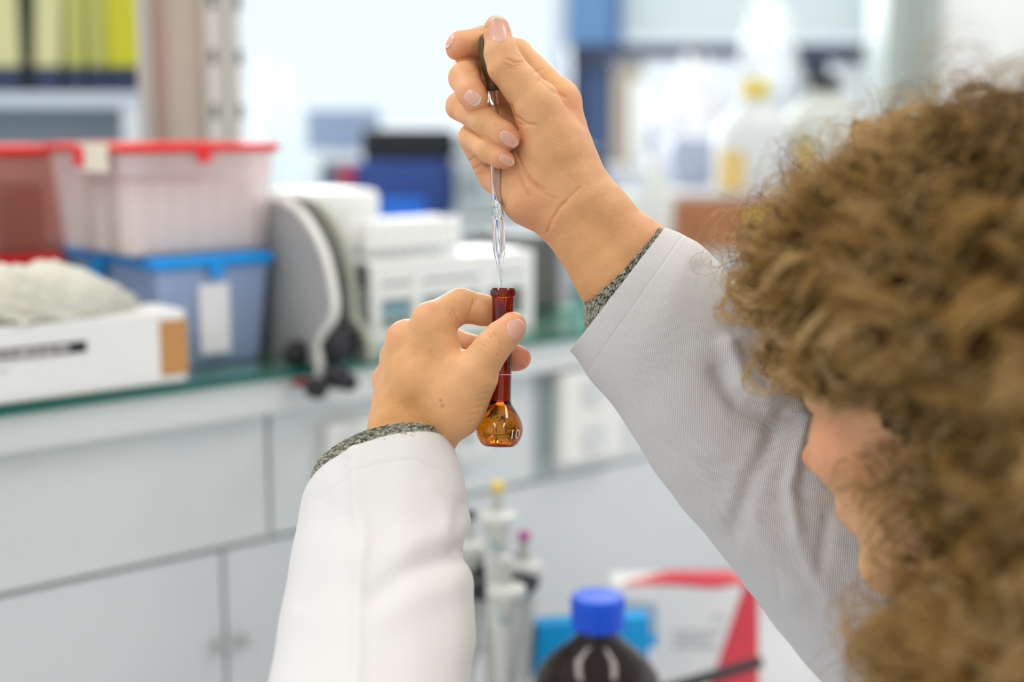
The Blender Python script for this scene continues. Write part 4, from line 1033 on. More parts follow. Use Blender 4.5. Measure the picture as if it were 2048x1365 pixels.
nt.links.new(ad.outputs[0], bp.inputs['Height']); nt.links.new(bp.outputs[0], b.inputs['Normal'])

PB = cam2world(hipc + down * 300); 
person = thing('person', 'person with curly blond hair in white lab coat raising a dropper above an amber flask', 'person', PB)
def fastmesh(name, V, Q, m, parent, color=None, smooth=True, world_pts=False, attr='skin_tone'):
    W_ = V if world_pts else cam2world(V); base = np.array(parent.matrix_basis.translation) if parent else np.zeros(3)
    if parent is not None and parent.parent is not None: base = base + np.array(parent.parent.matrix_basis.translation)
    me = bpy.data.meshes.new(name); k = Q.shape[1]
    me.vertices.add(len(W_)); me.vertices.foreach_set('co', (W_ - base).astype(np.float32).ravel())
    me.loops.add(Q.size); me.loops.foreach_set('vertex_index', Q.astype(np.int32).ravel())
    me.polygons.add(len(Q)); me.polygons.foreach_set('loop_start', np.arange(0, Q.size, k, dtype=np.int32))
    me.polygons.foreach_set('use_smooth', np.full(len(Q), smooth))
    me.update(calc_edges=True); me.validate()
    if color is not None:
        ca = me.color_attributes.new(attr, 'FLOAT_COLOR', 'POINT')
        ca.data.foreach_set('color', np.concatenate([color, np.ones((len(color), 1))], 1).astype(np.float32).ravel())
    for q in (m if isinstance(m, (list, tuple)) else [m]): me.materials.append(q)
    o = bpy.data.objects.new(name, me); COL.objects.link(o)
    if parent: o.parent = parent
    return o
# camera-space (x right, y down, z away) is right-handed: outward winding survives the change of frame
body = fastmesh('body', BV, BQ, M_skin, person, SC_)

M_eye = mat('eye_white', (.8, .78, .75), .12, var=0); M_iris = mat('iris_brown', (.06, .03, .015), .1, var=0)
for s_e in (-1, 1):
    ce = cam2world(Hd(75.2, -2, 31 * s_e)); fe = cam2world(Hd(76.2, -2, 31 * s_e)) - ce; fe /= np.linalg.norm(fe)
    pr = [(-.0118 * math.cos(q), max(.0118 * math.sin(q), 1e-5)) for q in np.linspace(0, math.pi, 17)]
    eb = obj('eyeball', MB().lathe(ce, fe, pr, 24), M_eye, person, smooth=True)
    obj('iris', MB().lathe(ce, fe, [(.0100, .0058), (.0108, .0056), (.0122, .003), (.0125, .0004)], 24), M_iris, eb, smooth=True)

# ---- fingernails
M_nail = bpy.data.materials.new('nail'); M_nail.use_nodes = True; nt = M_nail.node_tree; b = nt.nodes['Principled BSDF']
at = nt.nodes.new('ShaderNodeAttribute'); at.attribute_name = 'nail_tone'; nt.links.new(at.outputs['Color'], b.inputs['Base Color'])
b.inputs['Roughness'].default_value = .22; b.inputs['Subsurface Weight'].default_value = .1; b.inputs['Subsurface Scale'].default_value = .002
def nail(fn, c, axis, nrm, w, l, free=.16, over=1.2):
    c = np.array(c, float); a = np.array(axis, float); nn = np.array(nrm, float); a /= np.linalg.norm(a)
    nn -= a * (nn @ a); nn /= np.linalg.norm(nn); s = np.cross(a, nn); N = 28
    g = np.linspace(-1, 1, N); U, W_ = np.meshgrid(g, g, indexing='ij')
    # square grid -> rounded nail outline
    X = U * np.sqrt(1 - .47 * W_ * W_) ; Yy = W_ * np.sqrt(1 - .42 * U * U)
    rr = np.stack([X.ravel(), Yy.ravel()], 1)
    st = c + a * (rr[:, 0:1] * l / 2) + s * (rr[:, 1:2] * w / 2)
    t = np.full(len(st), 9.0)
    for _ in range(14):
        p = st + nn * t[:, None]; t = np.maximum(t - (fn(p) - .28) * .8, -6)
    # nails keep a smooth arch: fit t by a quadratic
    A = np.stack([np.ones(len(rr)), rr[:, 0], rr[:, 1], rr[:, 0] ** 2, rr[:, 1] ** 2, rr[:, 0] * rr[:, 1]], 1)
    inn = (np.abs(rr[:, 1]) < .8) & (rr[:, 0] < .6); co = np.linalg.lstsq(A[inn], t[inn], rcond=None)[0]; t = A @ co
    edge = np.maximum(np.abs(U), np.abs(W_)).ravel(); back = (U.ravel() < .3)
    t = t + .12 - np.where(back, 1.0, .3) * np.clip((edge - .86) / .14, 0, 1) * .5
    p = st + nn * t[:, None]
    free *= .8; fcol = np.clip((rr[:, 0] - (1 - 2 * free) + .25 * rr[:, 1] ** 2) / .05, 0, 1)[:, None]
    lun = np.exp(-((rr[:, 0] + 1.0) / .28) ** 2)[:, None] * .35
    col = np.array([.80, .43, .33]) * (1 - fcol) + np.array([.82, .70, .54]) * fcol; col = col * (1 - lun) + np.array([.8, .6, .55]) * lun
    q = [(i * N + j, i * N + j + 1, (i + 1) * N + j + 1, (i + 1) * N + j) for i in range(N - 1) for j in range(N - 1)]
    bot = p - nn * .35; n0 = len(p); Q = list(q) + [tuple(x + n0 for x in reversed(f)) for f in q]
    rim_ = [i * N for i in range(N)] + [(N - 1) * N + j for j in range(1, N)] + [i * N + N - 1 for i in range(N - 2, -1, -1)] + [j for j in range(N - 2, 0, -1)]
    for i in range(len(rim_)):
        x, y = rim_[i], rim_[(i + 1) % len(rim_)]; Q.append((x, y, y + n0, x + n0))
    o = fastmesh('fingernail', np.concatenate([p, bot]), np.array(Q), M_nail, person, np.concatenate([col, col]), attr='nail_tone')
    return o
nail(RH, K(996, 62, -16), (-.10, -1, .05), (.10, .05, -1), 10.2, 16, .13)
nail(RH, K(945, 197, -14), (.78, .62, .1), (.05, .05, -1), 8.2, 9.8, .18)
nail(RH, K(1017, 279, -14), (.85, .52, .1), (.0, -.05, -1), 7.2, 11.5, .14)
nail(RH, K(1013, 321, -13), (.9, .38, .1), (.05, .0, -1), 5.4, 9.2, .14)
nail(RH, K(906, 88, 6), (-.55, .83, .0), (-.80, -.45, -.45), 7.5, 9, .2)
nail(LH, K(1029, 657, -20), (.80, -.60, .25), (.45, .30, -.85), 10.2, 11.5, .1)

# ------------------------------------------------------------------ clothes
def catmull(A, n):
    A = np.asarray(A, float); k = len(A); t = np.linspace(0, k - 1, n); i = np.clip(t.astype(int), 0, k - 2); u = (t - i).reshape(-1, *([1] * (A.ndim - 1)))
    p0 = A[np.maximum(i - 1, 0)]; p1 = A[i]; p2 = A[i + 1]; p3 = A[np.minimum(i + 2, k - 1)]
    return .5 * (2 * p1 + (-p0 + p2) * u + (2 * p0 - 5 * p1 + 4 * p2 - p3) * u ** 2 + (-p0 + 3 * p1 - 3 * p2 + p3) * u ** 3)
def sleeve(rings, n, m, wr, tw=0.0, thick=1.1, power=2.0, keep=None):
    # rings: (px/py of one side, px/py of the other, z, depth half-extent mm, lift px at the near side)
    C = []; U = []; W_ = []
    for (x0, y0, x1, y1, z, dep, lx, ly) in rings:
        a = K(x0, y0, z); b_ = K(x1, y1, z); C.append((a + b_) / 2); U.append((b_ - a) / 2)
        sc = (800 + z) / FPX; W_.append(np.array([lx * sc, ly * sc, -dep]))
    C = catmull(C, n); U = catmull(U, n); W_ = catmull(W_, n)
    th = np.arange(m) * 2 * math.pi / m
    cs = np.sign(np.cos(th)) * np.abs(np.cos(th)) ** (2 / power); sn = np.sign(np.sin(th)) * np.abs(np.sin(th)) ** (2 / power)
    Pp = C[:, None] + U[:, None] * cs[None, :, None] + W_[:, None] * sn[None, :, None]
    d1 = np.gradient(Pp, axis=0); d2 = np.roll(Pp, -1, 1) - np.roll(Pp, 1, 1)
    N = np.cross(d1, d2); N /= np.maximum(np.linalg.norm(N, axis=2, keepdims=True), 1e-9)
    out = Pp - C[:, None]; N *= np.sign((N * out).sum(2, keepdims=True)) 
    V = Pp.reshape(-1, 3); Nf = N.reshape(-1, 3); px = cam2px(V); near = (Nf * V).sum(1) < 0
    d = np.zeros(len(V))
    for (ln, amp, w) in wr:
        dd = polydist(px, ln); d += np.where(near, amp * np.exp(-(dd / w) ** 2), 0)
    rowi = np.repeat(np.arange(n), m) / n
    d += .5 * np.sin(V[:, 1] * .09 + V[:, 0] * .05) * np.sin(V[:, 0] * .13 + V[:, 2] * .1) * np.clip(rowi * 8, 0, 1)
    V = V + Nf * d[:, None]; Vi = V - Nf * thick
    uv = np.stack([np.repeat(np.cumsum(np.r_[0, np.linalg.norm(np.diff(C, axis=0), axis=1)]), m), np.tile(th, n) * np.repeat(np.linalg.norm(U, axis=1), m)], 1)
    return V, Vi, uv
def grid_quads(n, m, flip=False):
    i, j = np.meshgrid(np.arange(n - 1), np.arange(m), indexing='ij'); i = i.ravel(); j = j.ravel(); k = (j + 1) % m
    q = np.stack([i * m + j, i * m + k, (i + 1) * m + k, (i + 1) * m + j], 1)
    return q[:, ::-1] if flip else q
M_coat = bpy.data.materials.new('coat_cotton'); M_coat.use_nodes = True; nt = M_coat.node_tree; b = nt.nodes['Principled BSDF']
b.inputs['Base Color'].default_value = (.74, .73, .735, 1); b.inputs['Roughness'].default_value = .85; b.inputs['Specular IOR Level'].default_value = .2
b.inputs['Sheen Weight'].default_value = .15
at = nt.nodes.new('ShaderNodeAttribute'); at.attribute_name = 'weave'
sp = nt.nodes.new('ShaderNodeSeparateXYZ'); nt.links.new(at.outputs['Vector'], sp.inputs[0])
def mth(op, a_, b_=None):
    q = nt.nodes.new('ShaderNodeMath'); q.operation = op
    for k_, x in enumerate((a_, b_)):
        if x is None: continue
        if isinstance(x, (int, float)): q.inputs[k_].default_value = x
        else: nt.links.new(x, q.inputs[k_])
    return q.outputs[0]
w_ = mth('SINE', mth('ADD', mth('MULTIPLY', sp.outputs[0], 2.9), mth('MULTIPLY', sp.outputs[1], 3.9)))
nz = nt.nodes.new('ShaderNodeTexNoise'); nz.inputs['Scale'].default_value = 900; tcc = nt.nodes.new('ShaderNodeTexCoord'); nt.links.new(tcc.outputs['Object'], nz.inputs['Vector'])
hsum = mth('ADD', w_, mth('MULTIPLY', nz.outputs['Fac'], 1.2))
bp = nt.nodes.new('ShaderNodeBump'); bp.inputs['Strength'].default_value = .35; bp.inputs['Distance'].default_value = .00025
nt.links.new(hsum, bp.inputs['Height']); nt.links.new(bp.outputs[0], b.inputs['Normal'])
R_rings = [(1330, 455, 1140, 702, 2, 27, -3, -2), (1346, 462, 1156, 722, 3, 28, -3, -2), (1372, 474, 1176, 752, 5, 30, 0, 0), (1405, 494, 1206, 788, 8, 33, 0, 0), (1460, 556, 1248, 842, 12, 36, 0, 0), (1530, 635, 1300, 928, 18, 40, 0, 0),
           (1595, 690, 1360, 1010, 26, 45, 0, 0), (1665, 745, 1428, 1090, 34, 50, 0, 0), (1750, 810, 1498, 1182, 44, 56, 0, 0), (1830, 880, 1562, 1268, 54, 60, 0, 0), (1930, 960, 1640, 1362, 64, 64, 0, 0), (2030, 1080, 1735, 1470, 70, 66, 0, 0), (2090, 1220, 1860, 1560, 66, 66, 0, 0)]
R_wr = [([(1457, 690), (1483, 765), (1530, 788), (1600, 745)], 4.5, 20), ([(1440, 745), (1478, 812), (1540, 838), (1575, 820)], -4.0, 20),
        ([(1614, 838), (1593, 912), (1578, 975), (1593, 1058)], 3.2, 15), ([(1575, 835), (1545, 880), (1500, 960), (1470, 1060)], -4.5, 20), ([(1628, 850), (1612, 920), (1606, 990)], -1.5, 14),
        ([(1656, 1037), (1640, 1137)], -2.5, 14), ([(1300, 870), (1363, 912), (1426, 985), (1478, 1100), (1551, 1137), (1562, 1195), (1656, 1252), (1703, 1331)], -.7, 6),
        ([(1262, 800), (1330, 860), (1400, 935), (1462, 1040), (1490, 1110)], .7, 14),
        ([(1400, 540), (1425, 600), (1465, 660)], -1.6, 16), ([(1366, 470), (1178, 738)], -.25, 2.2),
        ([(1520, 900), (1480, 1000), (1540, 1100), (1600, 1180)], 2.0, 26), ([(1600, 1090), (1660, 1200)], 2.5, 20)]
L_rings = [(616, 975, 903, 903, 0, 27, 20, -73), (607, 992, 914, 925, -4, 28, 19, -70), (598, 1030, 930, 975, -12, 31, 14, -60), (590, 1078, 939, 1040, -24, 34, 8, -46), (577, 1150, 926, 1108, -42, 38, 5, -36),
           (566, 1205, 946, 1185, -58, 41, 3, -30), (552, 1285, 952, 1275, -80, 45, 0, -26), (538, 1365, 941, 1365, -104, 48, 0, -20), (524, 1460, 940, 1465, -132, 52, 0, -10), (520, 1570, 985, 1520, -165, 56, 20, 0), (590, 1740, 1080, 1500, -200, 60, 0, 0),
           (900, 1900, 1300, 1500, -215, 62, 0, 0), (1300, 1960, 1600, 1540, -230, 62, 0, 0), (1700, 2080, 1850, 1560, -245, 62, 0, 0)]
L_wr = [([(706, 880), (712, 1020), (730, 1070), (718, 1140), (714, 1365)], 1.5, 13), ([(686, 930), (688, 1060), (684, 1200), (690, 1365)], -1.0, 18), ([(752, 960), (760, 1050), (750, 1130)], -1.0, 26),
        ([(905, 1108), (850, 1126), (800, 1149), (752, 1185)], -3.2, 24), ([(940, 1150), (890, 1175), (820, 1205), (770, 1235)], 2.2, 34), ([(930, 1050), (870, 1075), (820, 1092)], 1.6, 28),
        ([(925, 1010), (905, 1060), (912, 1100)], -1.5, 16), ([(640, 1000), (700, 950), (760, 925), (830, 920), (900, 950)], -.35, 3.5), ([(600, 1200), (640, 1100), (660, 1010)], -1.2, 20), ([(860, 980), (895, 1030), (900, 1080)], 1.2, 18)]
parts_v = []; parts_q = []; parts_uv = []; off = 0
for rings, wr_, n_, m_ in ((R_rings, R_wr, 420, 300), (L_rings, L_wr, 420, 300)):
    Vo, Vi, uv = sleeve(rings, n_, m_, wr_)
    q = grid_quads(n_, m_)
    # orientation check
    a_, b_, c_, d_ = Vo[q[:, 0]], Vo[q[:, 1]], Vo[q[:, 2]], Vo[q[:, 3]]
    cen = Vo.reshape(n_, m_, 3).mean(1)[q[:, 0] // m_]
    sgn = np.sum(np.cross(b_ - a_, d_ - a_) * (a_ - cen)) > 0
    if not sgn: q = q[:, ::-1]
    qi = q[:, ::-1] + len(Vo)
    r0 = np.arange(m_); r1 = (r0 + 1) % m_; capq = np.stack([r0, r1, r1 + len(Vo), r0 + len(Vo)], 1)
    parts_v += [Vo, Vi]; parts_q += [q + off, qi + off, capq + off]; parts_uv += [uv, uv]; off += 2 * len(Vo)
# torso of the coat
def coat_fn(p):
    D = cone(p, shR + down * 22, shL + down * 22, 62, 62)
    D = smin(D, cone(p, (shR * .72 + shL * .28) + down * 90, (shR * .72 + shL * .28) + down * 420, 100, 112), 50)
    D = smin(D, cone(p, (shR * .28 + shL * .72) + down * 90, (shR * .28 + shL * .72) + down * 420, 100, 112), 50)
    D = smin(D, cone(p, neckb + down * 15, neckb + down * 60, 66, 90), 26)
    hole = cone(p, neckb - down * 60, neckb + down * 30, 60, 58)
    return np.maximum(D, -hole)
tl = np.array([shR, shL, hipc])
V5, Q5 = nets(coat_fn, tl.min(0) - 130, tl.max(0) + 130, 6.0); V5 = snap(coat_fn, V5, 2)
V5 = V5 + grad(coat_fn, V5) * (2.5 * np.sin(V5[:, 0] * .05 + 2 * np.sin(V5[:, 1] * .012)) * np.sin(V5[:, 2] * .04))[:, None]
parts_v.append(V5); parts_q.append(Q5 + off); parts_uv.append(V5[:, :2])
CV = np.concatenate(parts_v); CQ = np.concatenate(parts_q); CU = np.concatenate(parts_uv)
coat = fastmesh('lab_coat', CV, CQ, M_coat, person)
wa = coat.data.attributes.new('weave', 'FLOAT_VECTOR', 'POINT'); wa.data.foreach_set('vector', np.concatenate([CU, np.zeros((len(CU), 1))], 1).astype(np.float32).ravel())
# hem seam thread
M_knit = bpy.data.materials.new('knit_wool'); M_knit.use_nodes = True; nt = M_knit.node_tree; b = nt.nodes['Principled BSDF']
at = nt.nodes.new('ShaderNodeAttribute'); at.attribute_name = 'wool'; nt.links.new(at.outputs['Color'], b.inputs['Base Color']); b.inputs['Roughness'].default_value = .95; b.inputs['Specular IOR Level'].default_value = .1
def knit(rings, n, m, ribs, rows, name='sweater_cuff'):
    Vo, Vi, uv = sleeve(rings, n, m, [], thick=2.0)
    th = np.tile(np.arange(m) * 2 * math.pi / m, n); rw = np.repeat(np.arange(n) / n, m)
    v = rw * rows * 2 * math.pi; ph = th * ribs + .8 * np.sin(v * .5 + th * 3) + .5 * np.sin(th * 11)
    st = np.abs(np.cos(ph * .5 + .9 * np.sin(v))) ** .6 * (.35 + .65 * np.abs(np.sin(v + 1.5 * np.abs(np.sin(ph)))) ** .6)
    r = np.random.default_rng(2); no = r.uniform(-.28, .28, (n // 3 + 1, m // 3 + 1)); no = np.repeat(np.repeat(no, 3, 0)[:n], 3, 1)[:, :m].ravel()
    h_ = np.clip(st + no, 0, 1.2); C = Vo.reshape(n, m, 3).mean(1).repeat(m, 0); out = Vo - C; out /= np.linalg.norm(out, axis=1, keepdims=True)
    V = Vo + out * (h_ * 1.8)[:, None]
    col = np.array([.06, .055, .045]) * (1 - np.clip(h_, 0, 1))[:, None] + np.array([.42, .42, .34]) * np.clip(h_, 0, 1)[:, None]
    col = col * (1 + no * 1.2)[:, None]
    q = grid_quads(n, m); a_, b_, d_ = Vo[q[:, 0]], Vo[q[:, 1]], Vo[q[:, 3]]
    if np.sum(np.cross(b_ - a_, d_ - a_) * (a_ - C[q[:, 0]])) < 0: q = q[:, ::-1]
    r0 = np.arange(m); r1 = (r0 + 1) % m
    Q = np.concatenate([q, q[:, ::-1] + len(V), np.stack([r0, r1, r1 + len(V), r0 + len(V)], 1)])
    return fastmesh(name, np.concatenate([V, Vi]), Q, M_knit, person, np.clip(np.concatenate([col, col]), 0, 1), attr='wool')
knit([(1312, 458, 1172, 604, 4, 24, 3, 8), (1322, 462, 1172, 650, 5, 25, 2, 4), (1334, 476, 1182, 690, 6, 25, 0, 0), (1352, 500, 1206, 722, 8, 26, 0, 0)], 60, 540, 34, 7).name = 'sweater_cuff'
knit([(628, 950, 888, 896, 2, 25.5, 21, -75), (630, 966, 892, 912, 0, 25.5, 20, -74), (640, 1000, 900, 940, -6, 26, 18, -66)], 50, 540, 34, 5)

# ------------------------------------------------------------------ hair
def hair_build(nl, per, nfly):
    r = np.random.default_rng(11); roots = []; 
    T = 44
    tot = nl + nfly
    out_p = []; out_c = []
    cc = np.array([-6, 28, 0]); rad = np.array([98, 88, 77])
    k = 0
    while k < tot:
        d = r.normal(size=3); d /= np.linalg.norm(d)
        root = cc + d * rad * .98                                  # (F, U, L)
        # hairline: leave the face free
        if root[1] < -50: continue
        if root[0] > 45 and root[1] < 62: continue
        if root[0] > 20 and root[1] < 20: continue
        fly = k >= nl
        outd = d.copy(); 
        L = r.uniform(150, 300) if d[1] < .75 else r.uniform(170, 330)
        front = max(0, d[0])
        poof = r.uniform(26, 60) * (.78 + .22 * front + .1 * max(0, d[1]))
        if fly: poof *= r.uniform(1.1, 1.75); L *= r.uniform(.35, .8)
        s = np.linspace(0, 1, T)
        # path: leaves the scalp, arches over and falls
        hor = outd * np.array([1, .0, 1]); hn = np.linalg.norm(hor); hor = hor / max(hn, .15)
        if root[0] > 30 and not fly: hor = hor + np.array([.35, 0, .5 * np.sign(root[2]) * (abs(root[2]) > 12)])
        rise = s * L
        lift = poof * (1 - np.exp(-rise / 34))
        fall = np.maximum(0, rise - poof * .7) 
        path = root[None] + outd[None] * (lift * .75)[:, None] + hor[None] * (lift * .45 + 0.10 * fall)[:, None]
        path[:, 1] -= fall * (.80 if not fly else .5)
        wob = r.normal(size=3) * 9; path += np.sin(s * r.uniform(2, 5) + r.uniform(0, 6))[:, None] * wob[None] * s[:, None]
        # keep out of the face and off the skull
        G = path[:, 0] * .743 + path[:, 2] * .669; um = np.interp(G, [-20, 40, 52, 83, 110], [98, 96, 92, 76, 56]) + r.uniform(-8, 6) + (r.uniform(0, 26) if fly else 0)
        path[:, 1] = np.where(path[:, 1] > um, um + .15 * (path[:, 1] - um), path[:, 1])
        q = (path - cc) / (rad + 5); qn = np.linalg.norm(q, axis=1); m = qn < 1; path[m] = cc + (path[m] - cc) / np.maximum(qn[m], .2)[:, None]
        face = (path[:, 1] < 0) & (path[:, 0] > 32) & (path[:, 1] > -200)
        path[face, 0] = 32 + (path[face, 0] - 32) * .22
        G = path[:, 0] * .743 + path[:, 2] * .669; xi = r.uniform(-6, 10) + (16 if r.uniform() < .18 else 0)
        cap_ = np.interp(path[:, 1], [-150, -122, -104, -88, -14, 2, 30, 60, 90], [82, 74, 58, 24, 30, 74, 84, 92, 96]) + xi
        ex = np.maximum(G - cap_, 0) * .92; path[:, 0] -= ex * .743 * 1.0; path[:, 2] -= ex * .669
        side = (path[:, 1] < -40) & (np.abs(path[:, 2]) < 62) & (path[:, 0] > -30)
        path[side, 2] = np.sign(path[side, 2] + 1e-3) * (62 + .3 * np.abs(path[side, 2]))
        tg = np.gradient(path, axis=0); tg /= np.maximum(np.linalg.norm(tg, axis=1, keepdims=True), 1e-6)
        ref = np.array([.3, .2, 1.0]) if abs(tg[:, 2]).mean() < .7 else np.array([1., .2, .1])
        a = np.cross(tg, ref); a /= np.maximum(np.linalg.norm(a, axis=1, keepdims=True), 1e-6); b_ = np.cross(tg, a)
        al = np.r_[0, np.cumsum(np.linalg.norm(np.diff(path, axis=0), axis=1))]
        pitch = r.uniform(26, 44); R = r.uniform(8, 16) * (1 if not fly else r.uniform(.5, 1.3)); ph = r.uniform(0, 6.28); hand = r.choice([-1, 1])
        tone = r.beta(.8, .8)
        for j in range(per if not fly else r.integers(1, 4)):
            dph = r.normal() * .16; dR = R * (1 + r.normal() * .10); off = r.normal(size=3) * (1.15 if not fly else 3); pj = pitch * (1 + r.normal() * .02)
            ang = hand * (al / pj * 2 * math.pi) + ph + dph; env = np.clip(s * 5, 0, 1) * dR
            p = path + a * (np.cos(ang) * env)[:, None] + b_ * (np.sin(ang) * env)[:, None] + off * np.clip(s * 4, 0, 1)[:, None]
            p += (np.sin(s * r.uniform(14, 30) + r.uniform(0, 6)) * r.uniform(.2, 1.0) )[:, None] * r.normal(size=3)[None]
            e = T if r.uniform() < .6 else int(T * r.uniform(.6, 1)) 
            if e < T: p = np.stack([np.interp(np.linspace(0, e - 1, T), np.arange(T), p[:, c]) for c in range(3)], 1)
            out_p.append(p); out_c.append((min(1, max(0, tone + r.normal() * .1)), fly))
        k += 1
    return np.array(out_p), np.array(out_c, float)
HP, HC = hair_build(760, 15, 1300)
nS, T = HP.shape[:2]
P3 = HO + HP[..., 0:1] * Fh + HP[..., 1:2] * Uh + HP[..., 2:3] * Lh
tg = np.gradient(P3, axis=1); tg /= np.maximum(np.linalg.norm(tg, axis=2, keepdims=True), 1e-6)
ref = np.array([.31, .77, .55]); a = np.cross(tg, ref); a /= np.maximum(np.linalg.norm(a, axis=2, keepdims=True), 1e-6); b_ = np.cross(tg, a)
rad_ = (.30 * (1 - .75 * np.linspace(0, 1, T) ** 2))[None, :, None] * np.where(HC[:, 1] > .5, .55, 1.0)[:, None, None]
rows = [P3 + (a * math.cos(q) + b_ * math.sin(q)) * rad_ for q in (0, 2.094, 4.189)]
HVs = np.stack(rows, 2).reshape(-1, 3)
si = np.arange(nS)[:, None] * T * 3; ti = np.arange(T - 1)[None, :] * 3; base_i = (si + ti).ravel()
HQ = np.concatenate([np.stack([base_i + j, base_i + (j + 1) % 3, base_i + 3 + (j + 1) % 3, base_i + 3 + j], 1) for j in range(3)])
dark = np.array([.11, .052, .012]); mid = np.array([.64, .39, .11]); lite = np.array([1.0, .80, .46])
tt = np.clip(HC[:, 0:1] * .75 + .25 * 0, 0, 1)[:, None] * np.ones((nS, T, 1)) + .45 * (np.linspace(0, 1, T)[None, :, None] - .35)  # naturally darker roots, deepened further to paint in shade among the curls
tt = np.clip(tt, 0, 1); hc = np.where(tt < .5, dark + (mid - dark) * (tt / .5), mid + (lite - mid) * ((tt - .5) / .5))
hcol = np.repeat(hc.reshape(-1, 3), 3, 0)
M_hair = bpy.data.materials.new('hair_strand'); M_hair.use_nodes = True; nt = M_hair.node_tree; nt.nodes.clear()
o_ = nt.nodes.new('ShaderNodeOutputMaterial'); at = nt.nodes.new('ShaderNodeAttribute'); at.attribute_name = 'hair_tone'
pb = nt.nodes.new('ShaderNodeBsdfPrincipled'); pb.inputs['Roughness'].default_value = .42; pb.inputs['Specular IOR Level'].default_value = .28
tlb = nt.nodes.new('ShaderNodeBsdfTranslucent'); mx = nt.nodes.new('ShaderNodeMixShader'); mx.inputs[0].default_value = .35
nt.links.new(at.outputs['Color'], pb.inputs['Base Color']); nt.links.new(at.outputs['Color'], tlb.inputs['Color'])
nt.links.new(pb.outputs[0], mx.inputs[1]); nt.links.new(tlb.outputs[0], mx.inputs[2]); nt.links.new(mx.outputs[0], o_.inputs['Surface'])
# close cap of hair over the scalp, under the curls
def cap_fn(p):
    q = np.stack([(p - HO) @ Fh, (p - HO) @ Uh, (p - HO) @ Lh], 1)
    D = ell(p, Hd(-8, 28, 0), AX, (103, 95, 83)); D = smin(D, ell(p, Hd(-50, -50, 0), AX, (58, 95, 78)), 25)
    cut = np.minimum((q[:, 0] - 30 - np.clip(q[:, 1] - 20, 0, 60) * .8), 60)      # in front of the hairline
    return np.maximum(np.maximum(D, cut), -(ell(p, Hd(-4, 28, 0), AX, (97, 87, 74))))
V6, Q6 = nets(cap_fn, hl.min(0) - 30, hl.max(0) + 30, 4.0); V6 = V6 + grad(cap_fn, V6) * (rng.normal(size=len(V6)) * .8)[:, None]
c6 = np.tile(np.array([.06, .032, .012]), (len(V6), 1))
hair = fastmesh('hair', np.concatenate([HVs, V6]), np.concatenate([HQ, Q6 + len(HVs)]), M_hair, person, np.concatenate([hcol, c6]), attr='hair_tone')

# ------------------------------------------------------------------ flask and dropper
M_amber = glass_mat('amber_glass', 1.5, 0.0, (1, 1, 1), (210, 760, 5200))
M_liq = glass_mat('clear_liquid', 1.34, 0.0, (1, 1, 1))
M_white_print = mat('white_print', (.9, .88, .85), .5); M_dark_print = mat('dark_print', (.05, .012, .004), .5)
mm = 1 / 1000.
top3 = cam2world(K(1007, 577, 0)); bot3 = cam2world(K(998, 893, 0)); fax = top3 - bot3; FL = np.linalg.norm(fax); fax /= FL
fl = thing('volumetric_flask', 'small amber glass volumetric flask with round bulb held in the raised left hand', 'flask', bot3)
s_ = 800 / FPX / 1000; kx = FL / 316.0
def h_(py): return (893 - py) * kx
outp = [(h_(886), 0.0), (h_(887), 12 * s_), (h_(892), 24 * s_), (h_(893), 28 * s_), (h_(892), 31 * s_), (h_(888), 36 * s_), (h_(880), 41.5 * s_), (h_(870), 45.5 * s_), (h_(857), 47 * s_), (h_(845), 44.5 * s_), (h_(835), 40 * s_), (h_(825), 34 * s_), (h_(816), 28 * s_), (h_(810), 23.8 * s_),
        (h_(804), 21.6 * s_), (h_(796), 21.0 * s_), (h_(760), 20.8 * s_), (h_(700), 20.8 * s_), (h_(650), 21.2 * s_), (h_(600), 22.6 * s_), (h_(596), 23.2 * s_), (h_(593), 25 * s_), (h_(590), 26 * s_), (h_(583), 26 * s_), (h_(580), 25 * s_), (h_(577), 23.5 * s_)]
inp = [(h_(577), 18.5 * s_), (h_(582), 15.5 * s_), (h_(605), 13.5 * s_), (h_(650), 12.5 * s_), (h_(665), 12 * s_), (h_(700), 11.5 * s_), (h_(795), 11.5 * s_), (h_(803), 13 * s_), (h_(811), 20 * s_), (h_(817), 25 * s_), (h_(826), 31 * s_), (h_(836), 37 * s_), (h_(846), 41.2 * s_), (h_(857), 43.4 * s_), (h_(869), 42 * s_), (h_(879), 38 * s_), (h_(885), 31 * s_), (h_(886), 24 * s_), (h_(882), 12 * s_), (h_(881), 0.0)]
def smooth_prof(p, n):
    return [tuple(q) for q in catmull(np.array(p), n)]
obj('flask_body', MB().lathe(bot3, fax, smooth_prof(outp, 110) + smooth_prof(inp, 90), 96, False, False), M_amber, fl, smooth=True)
liq = [(h_(881.3), 0.0), (h_(882.3), 12 * s_), (h_(886.3), 24 * s_), (h_(885.3), 31.2 * s_), (h_(879.3), 38.3 * s_), (h_(869), 42.3 * s_), (h_(857), 43.7 * s_), (h_(846), 41.5 * s_), (h_(836), 37.3 * s_), (h_(826), 31.3 * s_), (h_(817), 25.3 * s_), (h_(811), 20.3 * s_), (h_(811.2), 18 * s_), (h_(812), 0.0)]
obj('liquid', MB().lathe(bot3, fax, smooth_prof(liq, 90), 96, False, False), M_liq, fl, smooth=True)
obj('graduation_ring', MB().lathe(bot3, fax, [(h_(750), 20.95 * s_), (h_(748.6), 20.95 * s_)], 96, False, False), M_white_print, fl, smooth=True)
def prof_r(h):
    q = np.array(smooth_prof(outp, 400)); q = q[10:]; return np.interp(h, q[:, 0][np.argsort(q[:, 0])], q[:, 1][np.argsort(q[:, 0])])
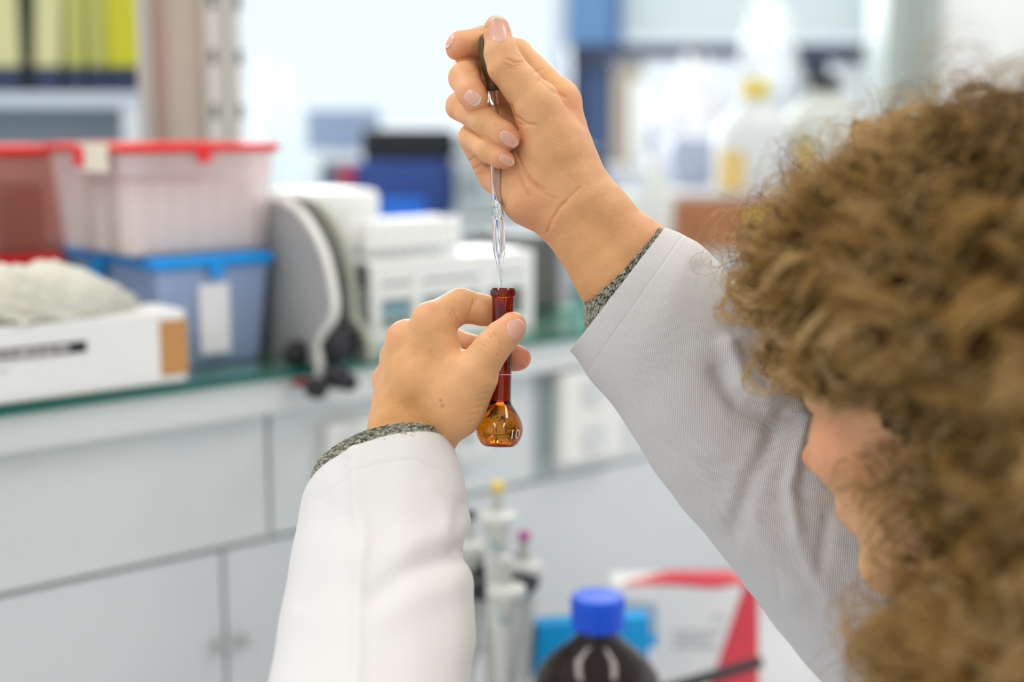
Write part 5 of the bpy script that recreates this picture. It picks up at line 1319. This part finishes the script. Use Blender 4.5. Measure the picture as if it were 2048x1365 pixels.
def wrap(v2, hc, ang0, lift=.00012):        # flat lettering laid round the bulb (ang0 = 0 faces the camera)
    res = []
    side = np.cross(fax, FW); side /= np.linalg.norm(side); side = -side if side @ RT < 0 else side; front = np.cross(side, fax); front = -front if front @ FW > 0 else front
    for x, y, _ in v2:
        h = hc + y; r_ = prof_r(h) + lift; an = ang0 + x / max(prof_r(hc), .002)
        res.append(bot3 + fax * h + (side * math.sin(an) + front * math.cos(an)) * r_)
    return np.array(res)
def dense_text(txt, size):
    v, f = text_mesh(txt, size); return v, f
for (txt, size, hc, ang, m_) in (('10', 20 * s_, h_(867), .74, M_white_print), ('ml', 9 * s_, h_(872), 1.28, M_white_print)):
    v, f = dense_text(txt, size * 1.35); obj('lettering', MB().add(wrap(v, hc, ang, .0003), f), m_, fl)
def strokes(segs, hc, ang, m_, w=1.6, lift=.0003):
    mb = MB()
    for (x0, y0, x1, y1) in segs:
        d = np.array([x1 - x0, y1 - y0]); L = np.linalg.norm(d); d = d / L; nrm_ = np.array([-d[1], d[0]]) * w / 2; k = max(2, int(L / 3)); vv = []; ff = []
        for i in range(k + 1):
            c = np.array([x0, y0]) + d * L * i / k
            for sg in (-1, 1): vv.append(((c + nrm_ * sg)[0] * s_, (c + nrm_ * sg)[1] * s_, 0))
        ff = [(2 * i, 2 * i + 1, 2 * i + 3, 2 * i + 2) for i in range(k)]; mb.add(wrap(vv, hc, ang, lift), ff)
    return obj('printed_mark', mb, m_, fl)
strokes([(-10, -8, -10, 8), (10, -8, 10, 8), (-10, 1, 10, 1)], h_(855), .49, M_dark_print, 2.2)
strokes([(-3, 4, 3, 4), (3, 4, 0, 8), (0, 8, -3, 4)], h_(854), .49, M_dark_print, 1.0)
strokes([(-26, 0, 26, 0), (-22, -6, -22, 8), (-6, -9, 8, -9), (-2, 3, -2, 12), (5, 3, 5, 12)], h_(867), -.2, M_dark_print, .8)
strokes([(-8, 0, -2, 8), (-2, 8, 4, 12), (-6, 5, -12, 2), (-4, -2, 4, 0)], h_(844), -.75, M_dark_print, 1.0)
strokes([(-5, -4, 5, 4), (5, -6, 5, 6), (-2, 3, 7, 0)], h_(836), .1, M_dark_print, 2.2)
strokes([(-6, -8, -2, 8), (-2, -6, -6, 6)], h_(826), -.42, M_dark_print, 2.6)

# dropper: glass pipette and rubber teat
dp = thing('dropper', 'glass dropper with olive rubber teat pinched in the raised right hand', 'pipette', cam2world(K(1002.5, 596, 0)))
ptop = cam2world(K(985, 172, 3.5)); pbot = cam2world(K(1002.5, 600, 0)); pax = ptop - pbot; PL = np.linalg.norm(pax); pax /= PL
def q_(py): return (600 - py) / 428 * PL
o1 = [(q_(600), 2.2 * s_), (q_(575), 3 * s_), (q_(540), 4.6 * s_), (q_(522), 7.2 * s_), (q_(508), 11.2 * s_), (q_(500), 12.6 * s_), (q_(440), 12.6 * s_), (q_(433), 12.2 * s_), (q_(431), 11.0 * s_), (q_(400), 11.6 * s_), (q_(330), 11.8 * s_), (q_(172), 10 * s_)]
i1 = [(q_(172), 7.5 * s_), (q_(330), 9.0 * s_), (q_(400), 8.6 * s_), (q_(428), 8.0 * s_), (q_(434), 6.8 * s_), (q_(440), 7.6 * s_), (q_(498), 7.4 * s_), (q_(508), 5.6 * s_), (q_(524), 3.2 * s_), (q_(545), 1.8 * s_), (q_(600), 1.0 * s_)]
M_clear = glass_mat('clear_glass', 1.49, 0.0, (.985, .99, 1.0))
obj('glass_tube', MB().lathe(pbot, pax, o1 + i1 + [(q_(600) - 1e-6, 2.2 * s_)], 64, False, False), M_clear, dp, smooth=True)
tb0 = cam2world(K(987.5, 181, 3)); tb1 = cam2world(K(970, 66, 2)); tax = tb1 - tb0; TL = np.linalg.norm(tax); tax /= TL
tp = [(0, 12 * s_), (.0004, 13.5 * s_), (.0025, 13.8 * s_), (.004, 12.8 * s_), (.007, 13.6 * s_), (TL * .4, 18 * s_), (TL * .7, 18.5 * s_), (TL * .9, 14 * s_), (TL * .98, 8 * s_), (TL, 2 * s_)]
obj('rubber_teat', MB().lathe(tb0, tax, smooth_prof(tp, 40), 40), mat('olive_rubber', (.085, .06, .018), .45, bump=.1), dp, smooth=True)
